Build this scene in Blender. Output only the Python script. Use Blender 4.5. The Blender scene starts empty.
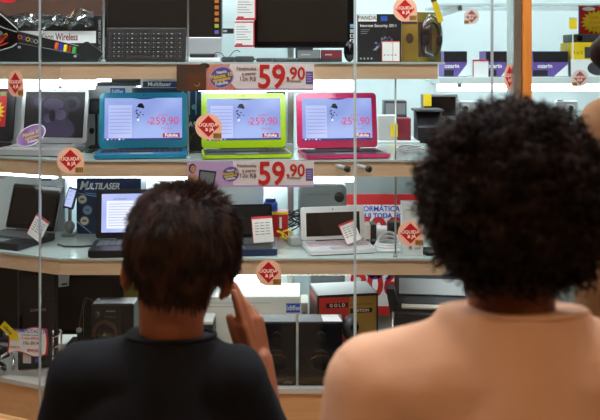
import bpy, bmesh, math, random
import numpy as np
from mathutils import Vector, Matrix, noise as mnoise

random.seed(7)
rng = np.random.default_rng(11)
SC = bpy.context.scene
COL = SC.collection
F = 833.333            # focal length in pixels of the 600 x 420 frame (50 mm lens on 36 mm)
HZ = 60.0              # picture row of the horizon
EYE = 1.45             # camera height


def X(px, Y):
    return (px - 300.0) / F * Y


def Z(py, Y):
    return EYE - (py - HZ) / F * Y


def lin(h):
    if isinstance(h, str):
        h = h.lstrip('#')
        c = [int(h[i:i + 2], 16) / 255 for i in (0, 2, 4)]
    else:
        c = [v / 255 for v in h]
    return [v / 12.92 if v <= 0.04045 else ((v + 0.055) / 1.055) ** 2.4 for v in c] + [1.0]


# ---------------------------------------------------------------- materials
def mat(name, col, rough=0.5, metal=0.0, spec=0.5, vary=0.0, vscale=20.0, bump=0.0, bscale=60.0,
        emit=0.0, emit_col=None, sss=0.0, coat=0.0, col2=None):
    m = bpy.data.materials.new(name)
    m.use_nodes = True
    nt = m.node_tree
    b = nt.nodes['Principled BSDF']
    c = lin(col)
    b.inputs['Base Color'].default_value = c
    b.inputs['Roughness'].default_value = rough
    b.inputs['Metallic'].default_value = metal
    b.inputs['Specular IOR Level'].default_value = spec
    if coat:
        b.inputs['Coat Weight'].default_value = coat
        b.inputs['Coat Roughness'].default_value = 0.05
    if sss:
        b.inputs['Subsurface Weight'].default_value = sss
        b.inputs['Subsurface Radius'].default_value = (0.9, 0.25, 0.12)
        b.inputs['Subsurface Scale'].default_value = 0.012
    if emit:
        b.inputs['Emission Color'].default_value = lin(emit_col or col)
        b.inputs['Emission Strength'].default_value = emit
    if vary or col2 or bump:
        tc = nt.nodes.new('ShaderNodeTexCoord')
    if vary or col2:
        n = nt.nodes.new('ShaderNodeTexNoise')
        n.inputs['Scale'].default_value = vscale
        n.inputs['Detail'].default_value = 4
        nt.links.new(tc.outputs['Object'], n.inputs['Vector'])
        r = nt.nodes.new('ShaderNodeValToRGB')
        r.color_ramp.elements[0].position = 0.33
        r.color_ramp.elements[1].position = 0.67
        if col2:
            r.color_ramp.elements[0].color = c
            r.color_ramp.elements[1].color = lin(col2)
        else:
            r.color_ramp.elements[0].color = [max(0, v * (1 - vary)) for v in c[:3]] + [1]
            r.color_ramp.elements[1].color = [min(1, v * (1 + vary)) for v in c[:3]] + [1]
        nt.links.new(n.outputs['Fac'], r.inputs['Fac'])
        nt.links.new(r.outputs['Color'], b.inputs['Base Color'])
    if bump:
        n2 = nt.nodes.new('ShaderNodeTexNoise')
        n2.inputs['Scale'].default_value = bscale
        n2.inputs['Detail'].default_value = 5
        nt.links.new(tc.outputs['Object'], n2.inputs['Vector'])
        bp = nt.nodes.new('ShaderNodeBump')
        bp.inputs['Strength'].default_value = bump
        bp.inputs['Distance'].default_value = 0.004
        nt.links.new(n2.outputs['Fac'], bp.inputs['Height'])
        nt.links.new(bp.outputs['Normal'], b.inputs['Normal'])
    return m


def wood_mat(name, c1, c2, rough=0.45, stretch=(2, 30, 30)):
    m = bpy.data.materials.new(name)
    m.use_nodes = True
    nt = m.node_tree
    b = nt.nodes['Principled BSDF']
    b.inputs['Roughness'].default_value = rough
    tc = nt.nodes.new('ShaderNodeTexCoord')
    mp = nt.nodes.new('ShaderNodeMapping')
    mp.inputs['Scale'].default_value = stretch
    n = nt.nodes.new('ShaderNodeTexNoise')
    n.inputs['Scale'].default_value = 3.0
    n.inputs['Detail'].default_value = 6
    r = nt.nodes.new('ShaderNodeValToRGB')
    r.color_ramp.elements[0].position = 0.3
    r.color_ramp.elements[1].position = 0.7
    r.color_ramp.elements[0].color = lin(c1)
    r.color_ramp.elements[1].color = lin(c2)
    nt.links.new(tc.outputs['Object'], mp.inputs['Vector'])
    nt.links.new(mp.outputs['Vector'], n.inputs['Vector'])
    nt.links.new(n.outputs['Fac'], r.inputs['Fac'])
    nt.links.new(r.outputs['Color'], b.inputs['Base Color'])
    return m


def glass_mat(name, tint, refl, rough=0.0, base=0.02):
    m = bpy.data.materials.new(name)
    m.use_nodes = True
    nt = m.node_tree
    nt.nodes.remove(nt.nodes['Principled BSDF'])
    out = nt.nodes['Material Output']
    t = nt.nodes.new('ShaderNodeBsdfTransparent')
    t.inputs['Color'].default_value = tint
    g = nt.nodes.new('ShaderNodeBsdfGlossy')
    g.inputs['Roughness'].default_value = rough
    lw = nt.nodes.new('ShaderNodeLayerWeight')
    lw.inputs['Blend'].default_value = 0.2
    mu = nt.nodes.new('ShaderNodeMath')
    mu.operation = 'MULTIPLY_ADD'
    mu.inputs[1].default_value = refl
    mu.inputs[2].default_value = base
    mu.use_clamp = True
    mx = nt.nodes.new('ShaderNodeMixShader')
    nt.links.new(lw.outputs['Fresnel'], mu.inputs[0])
    nt.links.new(mu.outputs[0], mx.inputs['Fac'])
    nt.links.new(t.outputs[0], mx.inputs[1])
    nt.links.new(g.outputs[0], mx.inputs[2])
    nt.links.new(mx.outputs[0], out.inputs['Surface'])
    return m


M = {}
M['white_wall'] = mat('white_wall', '#d9e7e7', 0.6, vary=0.03, vscale=3)
M['grey_panel'] = mat('grey_panel', '#a9b1b1', 0.5, vary=0.06, vscale=6)
M['counter_grey'] = mat('counter_grey', '#8d9796', 0.45, vary=0.12, vscale=5)
M['floor'] = mat('floor', '#8b7d70', 0.35, vary=0.1, vscale=4)
M['ceiling'] = mat('ceiling', '#d8d4cc', 0.8, vary=0.03)
M['mall_wall'] = mat('mall_wall', '#6b5a4c', 0.7, vary=0.08, vscale=3)
M['shelf_wood'] = wood_mat('shelf_wood', '#d8b692', '#e2c4a2')
M['base_wood'] = wood_mat('base_wood', '#e6ac72', '#eeb87e')
M['post_wood'] = wood_mat('post_wood', '#c9762a', '#d98a3a', stretch=(30, 30, 2))
M['shelf_top'] = mat('shelf_top', '#c3d2ce', 0.12, spec=0.6)
M['base_top'] = mat('base_top', '#d9d6cf', 0.3)
M['steel'] = mat('steel', '#b4b4ae', 0.3, metal=0.9, vary=0.08, vscale=30)
M['chrome'] = mat('chrome', '#d8d8d8', 0.12, metal=1.0)
M['seal'] = mat('seal', '#9aa1a2', 0.35)
M['pane_edge'] = mat('pane_edge', '#b9c9c6', 0.2)
M['glass'] = glass_mat('glass', (0.97, 0.985, 0.98, 1), 0.5, base=0.012)
M['plastic_film'] = glass_mat('plastic_film', (0.86, 0.88, 0.88, 1), 0.9, rough=0.18, base=0.12)
M['blister'] = glass_mat('blister', (0.8, 0.82, 0.82, 1), 0.8, rough=0.12, base=0.1)
M['black'] = mat('black', '#1d1d20', 0.4, vary=0.1, vscale=40)
M['black_gloss'] = mat('black_gloss', '#0c0c0f', 0.12, spec=0.5)
M['screen_off'] = mat('screen_off', '#2a241f', 0.14, spec=0.22)
M['dark_grey'] = mat('dark_grey', '#3a3c40', 0.45, vary=0.08, vscale=30)
M['mid_grey'] = mat('mid_grey', '#7d8284', 0.45)
M['light_grey'] = mat('light_grey', '#b7b9b6', 0.4, vary=0.03)
M['silver'] = mat('silver', '#c2c3c6', 0.3, metal=0.35)
M['white_plastic'] = mat('white_plastic', '#e6e8ea', 0.35)
M['white_card'] = mat('white_card', '#dfe6e6', 0.55, vary=0.02, vscale=8)
M['cream_card'] = mat('cream_card', '#eeeade', 0.55, vary=0.02, vscale=8)
M['paper'] = mat('paper', '#f0f0ee', 0.7)
M['ink'] = mat('ink', '#5c6470', 0.7)
M['ink_black'] = mat('ink_black', '#16161a', 0.6)
M['red'] = mat('red', '#c81f24', 0.5)
M['sticker_red'] = mat('sticker_red', '#b3121a', 0.4, vary=0.1, vscale=60)
M['sticker_pale'] = mat('sticker_pale', '#c4bfba', 0.5)
M['sticker_dull'] = mat('sticker_dull', '#8c4c50', 0.5)
M['peach'] = mat('peach', '#e6b596', 0.5)
M['cream_ink'] = mat('cream_ink', '#f6dfc6', 0.5)
M['brown_ink'] = mat('brown_ink', '#6a3a22', 0.5)
M['big_red'] = mat('big_red', '#d3281f', 0.5)
M['orange'] = mat('orange', '#e8622a', 0.45)
M['yellow'] = mat('yellow', '#f2d21c', 0.5)
M['key_blue'] = mat('key_blue', '#2436b8', 0.4)
M['key_green'] = mat('key_green', '#43a047', 0.4)
M['key_red'] = mat('key_red', '#8a1c1c', 0.4)
M['label_blue'] = mat('label_blue', '#2a58c0', 0.5)
M['deep_blue'] = mat('deep_blue', '#22355c', 0.4, vary=0.25, vscale=12)
M['pale_blue'] = mat('pale_blue', '#8fb6dc', 0.5)
M['purple'] = mat('purple', '#66509c', 0.5, vary=0.1)
M['lilac'] = mat('lilac', '#c9a8d2', 0.5)
M['egg_purple'] = mat('egg_purple', '#7d4c98', 0.4, col2='#a884bd', vscale=30)
M['pink_paper'] = mat('pink_paper', '#f0dcdf', 0.6, col2='#f6eeea', vscale=9)
M['orange_paper'] = mat('orange_paper', '#e0684c', 0.6, col2='#efb8a0', vscale=14)
M['maroon'] = mat('maroon', '#7d2430', 0.5)
M['gold'] = mat('gold', '#a8853a', 0.4, metal=0.25, vary=0.08)
M['olive'] = mat('olive', '#8a7a2e', 0.5, vary=0.15, vscale=15)
M['brown_card'] = mat('brown_card', '#54392b', 0.5, vary=0.1)
M['box_red'] = mat('box_red', '#c2362a', 0.45)
M['skin_photo'] = mat('skin_photo', '#c9906e', 0.6)
M['hair_photo'] = mat('hair_photo', '#4a2a1c', 0.6)
M['nb_blue'] = mat('nb_blue', '#1f93b8', 0.3, coat=0.3)
M['nb_blue_deck'] = mat('nb_blue_deck', '#1b6f9c', 0.35)
M['nb_green'] = mat('nb_green', '#b4de12', 0.3, coat=0.3)
M['nb_pink'] = mat('nb_pink', '#e0306f', 0.3, coat=0.3)
M['key_black'] = mat('key_black', '#26272a', 0.45)
M['key_grey'] = mat('key_grey', '#63666a', 0.5)
M['key_rose'] = mat('key_rose', '#d9c3cd', 0.5)
M['tube_light'] = mat('tube_light', '#ffffff', 0.5, emit=9.0, emit_col='#f2fbff')
M['ceiling_light'] = mat('ceiling_light', '#ffffff', 0.5, emit=18.0, emit_col='#ecf8ff')
M['neutral_fill_light'] = mat('neutral_fill_light', '#ffffff', 0.5, emit=21.0, emit_col='#f3f5fb')
M['warm_light'] = mat('warm_light', '#ffffff', 0.5, emit=11.0, emit_col='#ffd2a4')


def screen_mat(name, a, b, strength):
    m = bpy.data.materials.new(name)
    m.use_nodes = True
    nt = m.node_tree
    bs = nt.nodes['Principled BSDF']
    bs.inputs['Base Color'].default_value = (0.02, 0.02, 0.02, 1)
    bs.inputs['Roughness'].default_value = 0.3
    bs.inputs['Specular IOR Level'].default_value = 0.2
    tc = nt.nodes.new('ShaderNodeTexCoord')
    n = nt.nodes.new('ShaderNodeTexNoise')
    n.inputs['Scale'].default_value = 9
    n.inputs['Detail'].default_value = 1
    r = nt.nodes.new('ShaderNodeValToRGB')
    r.color_ramp.elements[0].position = 0.35
    r.color_ramp.elements[1].position = 0.65
    r.color_ramp.elements[0].color = lin(a)
    r.color_ramp.elements[1].color = lin(b)
    nt.links.new(tc.outputs['Object'], n.inputs['Vector'])
    nt.links.new(n.outputs['Fac'], r.inputs['Fac'])
    nt.links.new(r.outputs['Color'], bs.inputs['Emission Color'])
    bs.inputs['Emission Strength'].default_value = strength
    return m


M['scr_blue'] = screen_mat('scr_blue', '#8796d8', '#a4b6ec', 1.0)
M['scr_doc'] = screen_mat('scr_doc', '#b4bdf0', '#c6d0f8', 0.95)
M['scr_line'] = screen_mat('scr_line', '#8f9bdc', '#98a6e2', 0.95)
M['scr_red'] = screen_mat('scr_red', '#d8446a', '#dc5078', 0.95)
M['scr_logo'] = screen_mat('scr_logo', '#a8182a', '#b8203a', 0.9)
M['scr_white'] = screen_mat('scr_white', '#eceefc', '#f4f4ff', 1.0)
M['scr_bar'] = screen_mat('scr_bar', '#2b3a86', '#35468f', 0.8)
M['scr_black'] = screen_mat('scr_black', '#0c0c16', '#101020', 0.5)
M['scr_orange'] = screen_mat('scr_orange', '#d07828', '#e09038', 0.8)
M['scr_lime'] = screen_mat('scr_lime', '#a8b83c', '#b8c84c', 0.8)
M['scr_violet'] = screen_mat('scr_violet', '#6a5aa8', '#7a6ac0', 0.8)
M['scr_animal'] = screen_mat('scr_animal', '#1a1622', '#352d42', 1.0)
M['scr_animal_lit'] = screen_mat('scr_animal_lit', '#332b40', '#574a68', 1.0)
M['scr_animal_dark'] = screen_mat('scr_animal_dark', '#0c0a10', '#17131c', 0.8)
M['scr_lav'] = screen_mat('scr_lav', '#a9b4f0', '#c4ccfa', 1.0)


# ---------------------------------------------------------------- mesh builder
class MB:
    def __init__(self):
        self.bm = bmesh.new()
        self.mats = []

    def mi(self, m):
        if isinstance(m, str):
            m = M[m]
        if m not in self.mats:
            self.mats.append(m)
        return self.mats.index(m)

    def add(self, verts, faces, m, T=None, smooth=False):
        k = self.mi(m)
        vs = [self.bm.verts.new(T @ Vector(v) if T is not None else Vector(v)) for v in verts]
        for f in faces:
            try:
                fc = self.bm.faces.new([vs[i] for i in f])
            except ValueError:
                continue
            fc.material_index = k
            fc.smooth = smooth
        return self

    def merge(self, tmp, m, T=None, smooth=False):
        tmp.verts.ensure_lookup_table()
        tmp.verts.index_update()
        self.add([v.co.copy() for v in tmp.verts], [[v.index for v in f.verts] for f in tmp.faces], m, T, smooth)
        tmp.free()
        return self

    def box(self, x0, x1, y0, y1, z0, z1, m, bev=0.0, T=None, seg=2):
        t = bmesh.new()
        bmesh.ops.create_cube(t, size=1.0)
        for v in t.verts:
            v.co = Vector(((x0 + x1) / 2 + v.co.x * (x1 - x0), (y0 + y1) / 2 + v.co.y * (y1 - y0), (z0 + z1) / 2 + v.co.z * (z1 - z0)))
        if bev:
            bmesh.ops.bevel(t, geom=list(t.edges), offset=bev, segments=seg, affect='EDGES', profile=0.5)
        return self.merge(t, m, T)

    def prism(self, pts, y0, y1, m, T=None):
        """outline in (x, z), front at y0, back at y1"""
        n = len(pts)
        vs = [(p[0], y0, p[1]) for p in pts] + [(p[0], y1, p[1]) for p in pts]
        fs = [list(range(n)), list(range(2 * n - 1, n - 1, -1))]
        for i in range(n):
            j = (i + 1) % n
            fs.append([i, i + n, j + n, j])
        return self.add(vs, fs, m, T)

    def slab(self, pts, z0, z1, m, T=None):
        """outline in (x, y), between heights z0 and z1"""
        n = len(pts)
        vs = [(p[0], p[1], z0) for p in pts] + [(p[0], p[1], z1) for p in pts]
        fs = [list(range(n))[::-1], list(range(n, 2 * n))]
        for i in range(n):
            j = (i + 1) % n
            fs.append([i, j, j + n, i + n])
        return self.add(vs, fs, m, T)

    def extr(self, pts, x0, x1, m, T=None):
        """profile in (y, z) extruded along x"""
        n = len(pts)
        vs = [(x0, p[0], p[1]) for p in pts] + [(x1, p[0], p[1]) for p in pts]
        fs = [list(range(n)), list(range(2 * n - 1, n - 1, -1))]
        for i in range(n):
            j = (i + 1) % n
            fs.append([i, i + n, j + n, j])
        return self.add(vs, fs, m, T)

    def tube(self, pts, r, m, seg=8, T=None, radii=None):
        pts = [Vector(p) for p in pts]
        vs, fs = [], []
        n = len(pts)
        up = Vector((0, 0, 1))
        for i, p in enumerate(pts):
            d = (pts[min(i + 1, n - 1)] - pts[max(i - 1, 0)])
            d = d.normalized() if d.length > 1e-9 else Vector((0, 0, 1))
            a = d.cross(up)
            if a.length < 1e-3:
                a = d.cross(Vector((1, 0, 0)))
            a.normalize()
            b = d.cross(a)
            rr = radii[i] if radii else r
            for k in range(seg):
                t = 2 * math.pi * k / seg
                vs.append(p + a * (math.cos(t) * rr) + b * (math.sin(t) * rr))
        for i in range(n - 1):
            for k in range(seg):
                l = (k + 1) % seg
                fs.append([i * seg + k, i * seg + l, (i + 1) * seg + l, (i + 1) * seg + k])
        fs.append(list(range(seg))[::-1])
        fs.append([(n - 1) * seg + k for k in range(seg)])
        return self.add(vs, fs, m, T, smooth=True)

    def lathe(self, prof, m, seg=24, T=None):
        """profile of (r, z) around the z axis"""
        vs, fs = [], []
        for r, z in prof:
            for k in range(seg):
                t = 2 * math.pi * k / seg
                vs.append((max(r, 1e-5) * math.cos(t), max(r, 1e-5) * math.sin(t), z))
        for i in range(len(prof) - 1):
            for k in range(seg):
                l = (k + 1) % seg
                fs.append([i * seg + k, i * seg + l, (i + 1) * seg + l, (i + 1) * seg + k])
        fs.append(list(range(seg))[::-1])
        fs.append([(len(prof) - 1) * seg + k for k in range(seg)])
        return self.add(vs, fs, m, T, smooth=True)

    def ellipsoid(self, c, r, m, T=None, u=20, v=12):
        t = bmesh.new()
        bmesh.ops.create_uvsphere(t, u_segments=u, v_segments=v, radius=1.0)
        for q in t.verts:
            q.co = Vector((c[0] + q.co.x * r[0], c[1] + q.co.y * r[1], c[2] + q.co.z * r[2]))
        return self.merge(t, m, T, smooth=True)

    def disc(self, cx, cz, rx, rz, y0, y1, m, n=28, T=None, a=0.0):
        pts = []
        for k in range(n):
            t = 2 * math.pi * k / n
            x, z = math.cos(t) * rx, math.sin(t) * rz
            pts.append((cx + x * math.cos(a) - z * math.sin(a), cz + x * math.sin(a) + z * math.cos(a)))
        return self.prism(pts, y0, y1, m, T)

    def text(self, s, size, x, z, y, m, bold=0.0, align='CENTER', a=0.0, sx=1.0, T=None, thick=0.0004, mirror=False):
        """lettering standing in the xz plane at depth y, facing -y"""
        cu = bpy.data.curves.new('lettering', 'FONT')
        cu.body = s
        cu.size = size
        cu.align_x = align
        cu.align_y = 'CENTER'
        cu.extrude = thick
        cu.offset = bold * size
        cu.resolution_u = 3
        ob = bpy.data.objects.new('lettering', cu)
        me = bpy.data.meshes.new_from_object(ob)
        L = Matrix.Translation((x, y, z)) @ Matrix.Rotation(-a, 4, 'Y') @ Matrix.Diagonal((-sx if mirror else sx, 1, 1, 1)) @ Matrix.Rotation(math.pi / 2, 4, 'X')
        if T is not None:
            L = T @ L
        self.add([v.co.copy() for v in me.vertices], [list(p.vertices) for p in me.polygons], m, L)
        bpy.data.objects.remove(ob)
        bpy.data.curves.remove(cu)
        bpy.data.meshes.remove(me)
        return self

    def build(self, name, parent=None, loc=(0, 0, 0), rz=0.0, smooth=None):
        bmesh.ops.recalc_face_normals(self.bm, faces=self.bm.faces)
        me = bpy.data.meshes.new(name)
        self.bm.to_mesh(me)
        self.bm.free()
        for m in self.mats:
            me.materials.append(m)
        ob = bpy.data.objects.new(name, me)
        COL.objects.link(ob)
        ob.location = loc
        ob.rotation_euler = (0, 0, rz)
        if parent is not None:
            ob.parent = parent
        return ob


def tag(o, label, cat, group=None, kind=None):
    o['label'] = label
    o['category'] = cat
    if group:
        o['group'] = group
    if kind:
        o['kind'] = kind
    return o


def thing(name, label, cat, loc=(0, 0, 0), rz=0.0, group=None):
    o = bpy.data.objects.new(name, None)
    o.empty_display_size = 0.05
    COL.objects.link(o)
    o.location = loc
    o.rotation_euler = (0, 0, rz)
    return tag(o, label, cat, group)


def structure(o):
    o['kind'] = 'structure'
    return o


def R(axis, deg):
    return Matrix.Rotation(math.radians(deg), 4, axis)


def TR(x, y, z):
    return Matrix.Translation((x, y, z))

# ================================================================ THE SETTING
S1, S2, S3, S0 = 1.444, 1.157, 0.868, 0.485      # tops of the three shelves and of the plinth
FR, BK = 2.45, 2.93                              # front and back of the shelves
BEND = -0.706


def slabobj(name, boxes, m):
    b = MB()
    for q in boxes:
        b.box(*q, m)
    return structure(b.build(name))


slabobj('floor', [(-2.6, 2.6, -3.0, 4.5, -0.06, 0.0)], 'floor')
slabobj('ceiling', [(-2.6, 2.6, -3.0, 4.5, 2.8, 2.88)], 'ceiling')
slabobj('wall_back', [(-2.6, 2.6, 4.4, 4.5, 0, 2.8)], 'white_wall')
slabobj('wall_left', [(-2.7, -2.6, -3.0, 4.5, 0, 2.8)], 'mall_wall')
slabobj('wall_right', [(2.6, 2.7, -3.0, 4.5, 0, 2.8)], 'mall_wall')
slabobj('wall_rear', [(-2.6, 2.6, -3.1, -3.0, 0, 2.8)], 'mall_wall')
slabobj('wall_display', [(-2.0, -0.045, 2.955, 2.985, 0, 2.8)], 'white_wall')
slabobj('wall_header', [(-2.6, 2.6, 2.22, 2.36, 2.3, 2.8)], 'mall_wall')

# shop window glass: an angled bay pane, two large panes, a narrow one and the door pane
GY = 2.30
GX = [X(40, GY), X(355, GY), X(492, GY)]
g = MB()
ang = math.atan2(0.115, 0.25)
T = TR(GX[0], GY, 0) @ R('Z', 180 - math.degrees(ang))
g.box(0.004, 1.3, -0.004, 0.004, 0.44, 2.3, 'glass', T=T)
structure(g.build('window_1'))
for i, (a, b_) in enumerate([(GX[0], GX[1]), (GX[1], GX[2]), (GX[2], X(512, GY)), (X(527, GY), 2.2)]):
    g = MB()
    g.box(a + 0.003, b_ - 0.003, GY - 0.004, GY + 0.004, 0.44 if i < 3 else 0.02, 2.3, 'glass')
    structure(g.build('window_%d' % (i + 2)))
for i, gx in enumerate(GX):
    g = MB()
    if i == 0:
        g.box(gx - 0.0024, gx + 0.0024, GY - 0.006, GY + 0.006, 0.44, 2.3, 'seal', bev=0.0015)
    elif i == 1:
        g.box(gx - 0.0035, gx - 0.0012, GY - 0.005, GY + 0.005, 0.44, 2.3, 'pane_edge')
        g.box(gx - 0.0010, gx + 0.0010, GY - 0.005, GY + 0.005, 0.44, 2.3, 'seal')
        g.box(gx + 0.0012, gx + 0.0035, GY - 0.005, GY + 0.005, 0.44, 2.3, 'pane_edge')
    else:
        g.box(gx - 0.003, gx + 0.003, GY - 0.006, GY + 0.006, 0.44, 2.3, 'seal', bev=0.0015)
    structure(g.build('trim_%d' % (i + 1)))
# the post between the display window and the door
g = MB()
g.box(X(511, GY), X(519, GY), GY - 0.03, GY + 0.05, 0, 2.3, 'steel', bev=0.003)
structure(g.build('trim_4'))
g = MB()
g.box(X(519, GY) + 0.0005, X(527.5, GY), GY - 0.045, GY + 0.05, 0, 2.3, 'post_wood', bev=0.002)
structure(g.build('trim_5'))
# metal post at the end of the white display wall
g = MB()
g.box(-0.044, -0.022, 2.94, 2.99, 0, 2.8, 'steel', bev=0.003)
structure(g.build('trim_6'))
# low sill under the window glass
g = MB()
g.slab([(GX[0], 2.27), (0.58, 2.27), (0.58, 2.33), (GX[0] - 0.02, 2.33)], 0.38, 0.44, 'base_wood')
g.slab([(GX[0], 2.27), (GX[0] - 0.02, 2.33), (-1.86, 2.82), (-1.88, 2.77)], 0.38, 0.44, 'base_wood')
structure(g.build('trim_7'))


def bay(x_end, y0=FR, y1=BK, inset=0.0):
    """outline of a display shelf: straight front, turning back at the left bay"""
    return [(x_end, y0 + inset), (x_end, y1), (-1.75, y1), (-1.75, y0 + inset + 0.46), (BEND, y0 + inset)]


def display_shelf(top, x_end, label, thick=0.05):
    t = thing('display_shelf', label, 'shelf', (-0.5, 2.7, top - thick), 0, 'wood-fronted display shelves')
    T = TR(0.5, -2.7, -(top - thick))
    b = MB()
    b.slab(bay(x_end, FR + 0.012, BK), top - thick + 0.006, top - 0.006, 'light_grey', T)
    b.build('shelf_board', t)
    b = MB()
    o = bay(x_end)
    b.slab([(BEND, FR), (x_end, FR), (x_end, FR + 0.0115), (BEND + 0.003, FR + 0.0115)], top - thick, top - 0.0075, 'shelf_wood', T)
    b.slab([(BEND - 0.0015, FR), (BEND + 0.0015, FR + 0.0115), (-1.75, FR + 0.4715), (-1.75, FR + 0.46)], top - thick, top - 0.0075, 'shelf_wood', T)
    b.build('front_edging', t)
    b = MB()
    b.slab(bay(x_end + 0.02, FR - 0.006, BK), top - 0.006, top, 'shelf_top', T)
    b.build('glass_top', t)
    return t


display_shelf(S1, X(438, FR), 'topmost wood-edged shelf, carrying the keyboard and boxed software')
display_shelf(S2, X(446, FR), 'middle wood-edged shelf, carrying the blue, green and pink netbooks')
display_shelf(S3, X(446, FR), 'lower wood-edged shelf, carrying the white laptop and the dark laptops')

# the plinth of the window
t = thing('display_plinth', 'tan wooden plinth with a white top under the whole window display', 'display plinth', (-0.4, 2.7, 0))
b = MB()
b.slab([(x + 0.4, y - 2.7) for x, y in bay(0.57, FR, BK + 0.01)], 0, S0 - 0.014, 'base_wood')
b.build('cabinet_body', t)
b = MB()
b.slab([(x + 0.4, y - 2.7) for x, y in bay(0.575, FR - 0.006, BK + 0.01)], S0 - 0.014, S0, 'base_top')
b.build('top_board', t)

# shelf lights: white strip lamps under the shelves
for top, xe, lab in [(S1, 0.172, 'white strip light under the topmost shelf'), (S2, 0.172, 'white strip light under the middle shelf'),
                     (S3, 0.172, 'white strip light under the lower shelf')]:
    z = top - (0.055 if top == S1 else 0.084)
    t = thing('shelf_light', lab, 'light', (-0.45, 2.925, z), 0, 'strip lights under the shelves')
    b = MB()
    b.box(-0.9, xe + 0.47, -0.002, 0.024, -0.004, 0.0 if top == S1 else 0.03, 'white_plastic')
    b.build('housing', t)
    b = MB()
    b.box(-0.895, xe + 0.468, -0.002, 0.022, -0.046, -0.0045, 'tube_light', bev=0.004)
    b.build('diffuser', t)

# front strip lamps tucked behind the wooden edging
def front_strip(px0, px1, top, hh, lab, bay_part=False):
    z = top - 0.0505
    if bay_part:
        t = thing('shelf_light', lab, 'light', (BEND - 0.02, FR + 0.045, z), math.pi - math.atan2(0.46, 1.044), 'strip lights under the shelves')
        x0, x1 = 0.0, 0.42
    else:
        t = thing('shelf_light', lab, 'light', (X(px0, 2.49), 2.49, z), 0, 'strip lights under the shelves')
        x0, x1 = 0.0, X(px1, 2.49) - X(px0, 2.49)
    b = MB()
    b.box(x0, x1, -0.008, 0.008, -0.004, 0, 'white_plastic')
    b.build('housing', t)
    b = MB()
    b.box(x0 + 0.003, x1 - 0.003, -0.007, 0.007, -hh, -0.0045, 'tube_light', bev=0.003)
    b.build('diffuser', t)


front_strip(197, 355, S1, 0.037, 'bright strip light right under the front of the topmost shelf, above the pink netbook')
front_strip(197, 355, S2, 0.020, 'bright strip light right under the front of the middle shelf, above the white laptop')
front_strip(62, 150, S2, 0.008, 'slim strip light under the middle shelf above the dark blue printed box')
front_strip(200, 262, S3, 0.03, 'short strip light right under the front of the lower shelf, above the cream carton')
front_strip(264, 352, S3, 0.009, 'added slim strip light under the lower shelf, brightening the red and gold box')  # extra strip added to lift the dark box fronts on the plinth
front_strip(62, 96, S1, 0.03, 'short strip light under the topmost shelf, above the silver laptop')
front_strip(0, 0, S1, 0.03, 'strip light under the angled end of the topmost shelf', True)
front_strip(0, 0, S2, 0.012, 'strip light under the angled end of the middle shelf', True)

# hanging rods that carry the shelves
for px, z0, z1, lab in [(103.5, S1, 2.3, 'thin steel rod rising between the game guitar box and the upright keyboard'),
                        (188, S2, 2.3, 'thin steel rod passing between the blue and the green netbook'),
                        (395.5, S3, S1 - 0.05, 'thin steel rod passing behind the small white carton')]:
    yy = FR + 0.015
    b = MB()
    b.tube([(0, 0, 0), (0, 0, z1 - z0)], 0.0028, 'steel', seg=10)
    b.lathe([(0.007, 0), (0.007, 0.006), (0.0028, 0.008)], 'steel', seg=14)
    tag(b.build('hanging_rod', loc=(X(px, yy), yy, z0)), lab, 'rod', 'steel shelf rods')

# ceiling panels of the shop (cool) and of the mall passage (warm)
for x, y, w, d in [(-1.3, 3.55, 0.9, 0.5), (0.2, 3.3, 1.2, 0.45), (1.5, 3.3, 1.0, 0.45)]:
    t = thing('ceiling_light', 'square white ceiling light of the shop', 'light', (x, y, 2.8), 0, 'shop ceiling lights')
    b = MB()
    b.box(-w / 2, w / 2, -d / 2, d / 2, -0.03, 0, 'white_plastic')
    b.build('housing', t)
    b = MB()
    b.box(-w / 2 + 0.02, w / 2 - 0.02, -d / 2 + 0.02, d / 2 - 0.02, -0.034, -0.0305, 'ceiling_light')
    b.build('diffuser', t)
t = thing('ceiling_light', 'added unseen white light over the display shelves, brightening the topmost goods', 'light', (-0.55, 2.62, 2.3), 0, 'shop ceiling lights')  # unseen lamp added so light reaches the topmost shelf from above
b = MB()
b.box(-0.9, 0.9, -0.08, 0.08, 0, 0.03, 'white_plastic')
b.build('housing', t)
b = MB()
b.box(-0.88, 0.88, -0.06, 0.06, -0.006, -0.0005, 'ceiling_light')
b.build('diffuser', t)
for x, y in [(-0.9, -0.7), (0.9, -0.7)]:
    t = thing('ceiling_light', 'warm ceiling light of the shopping passage', 'light', (x, y, 2.8), 0, 'passage ceiling lights')
    b = MB()
    b.box(-0.45, 0.45, -0.3, 0.3, -0.03, 0, 'white_plastic')
    b.build('housing', t)
    b = MB()
    b.box(-0.43, 0.43, -0.28, 0.28, -0.034, -0.0305, 'warm_light')
    b.build('diffuser', t)

t = thing('ceiling_light', 'added unseen neutral fill light over the passage, brightening the goods in the window', 'light', (0, 1.5, 2.8), 0, 'passage ceiling lights')  # unseen fill panel, added to light the fronts of the goods
b = MB()
b.box(-1.6, 1.6, -0.17, 0.17, -0.03, 0, 'white_plastic')
b.build('housing', t)
b = MB()
b.box(-1.58, 1.58, -0.15, 0.15, -0.034, -0.0305, 'neutral_fill_light')
b.build('diffuser', t)

# ================================================================ SHOP INTERIOR BEHIND THE WINDOW
# grey counter with posters on its front
CZ = 1.11
t = thing('shop_counter', 'grey shop counter behind the display, with the price posters on its front', 'counter', (0.9, 3.4, 0))
b = MB()
b.box(-0.86, 0.9, -0.24, 0.24, 0, CZ - 0.03, 'counter_grey')
b.build('counter_body', t)
b = MB()
b.box(-0.88, 0.92, -0.26, 0.26, CZ - 0.03, CZ, 'light_grey', bev=0.004)
b.build('counter_top', t)
b = MB()
for k in range(24):
    b.box(-0.855 + k * 0.006, -0.852 + k * 0.006, -0.246, -0.24, 0.5, 0.78, 'mid_grey')
b.build('vent_panel', t)


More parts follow.
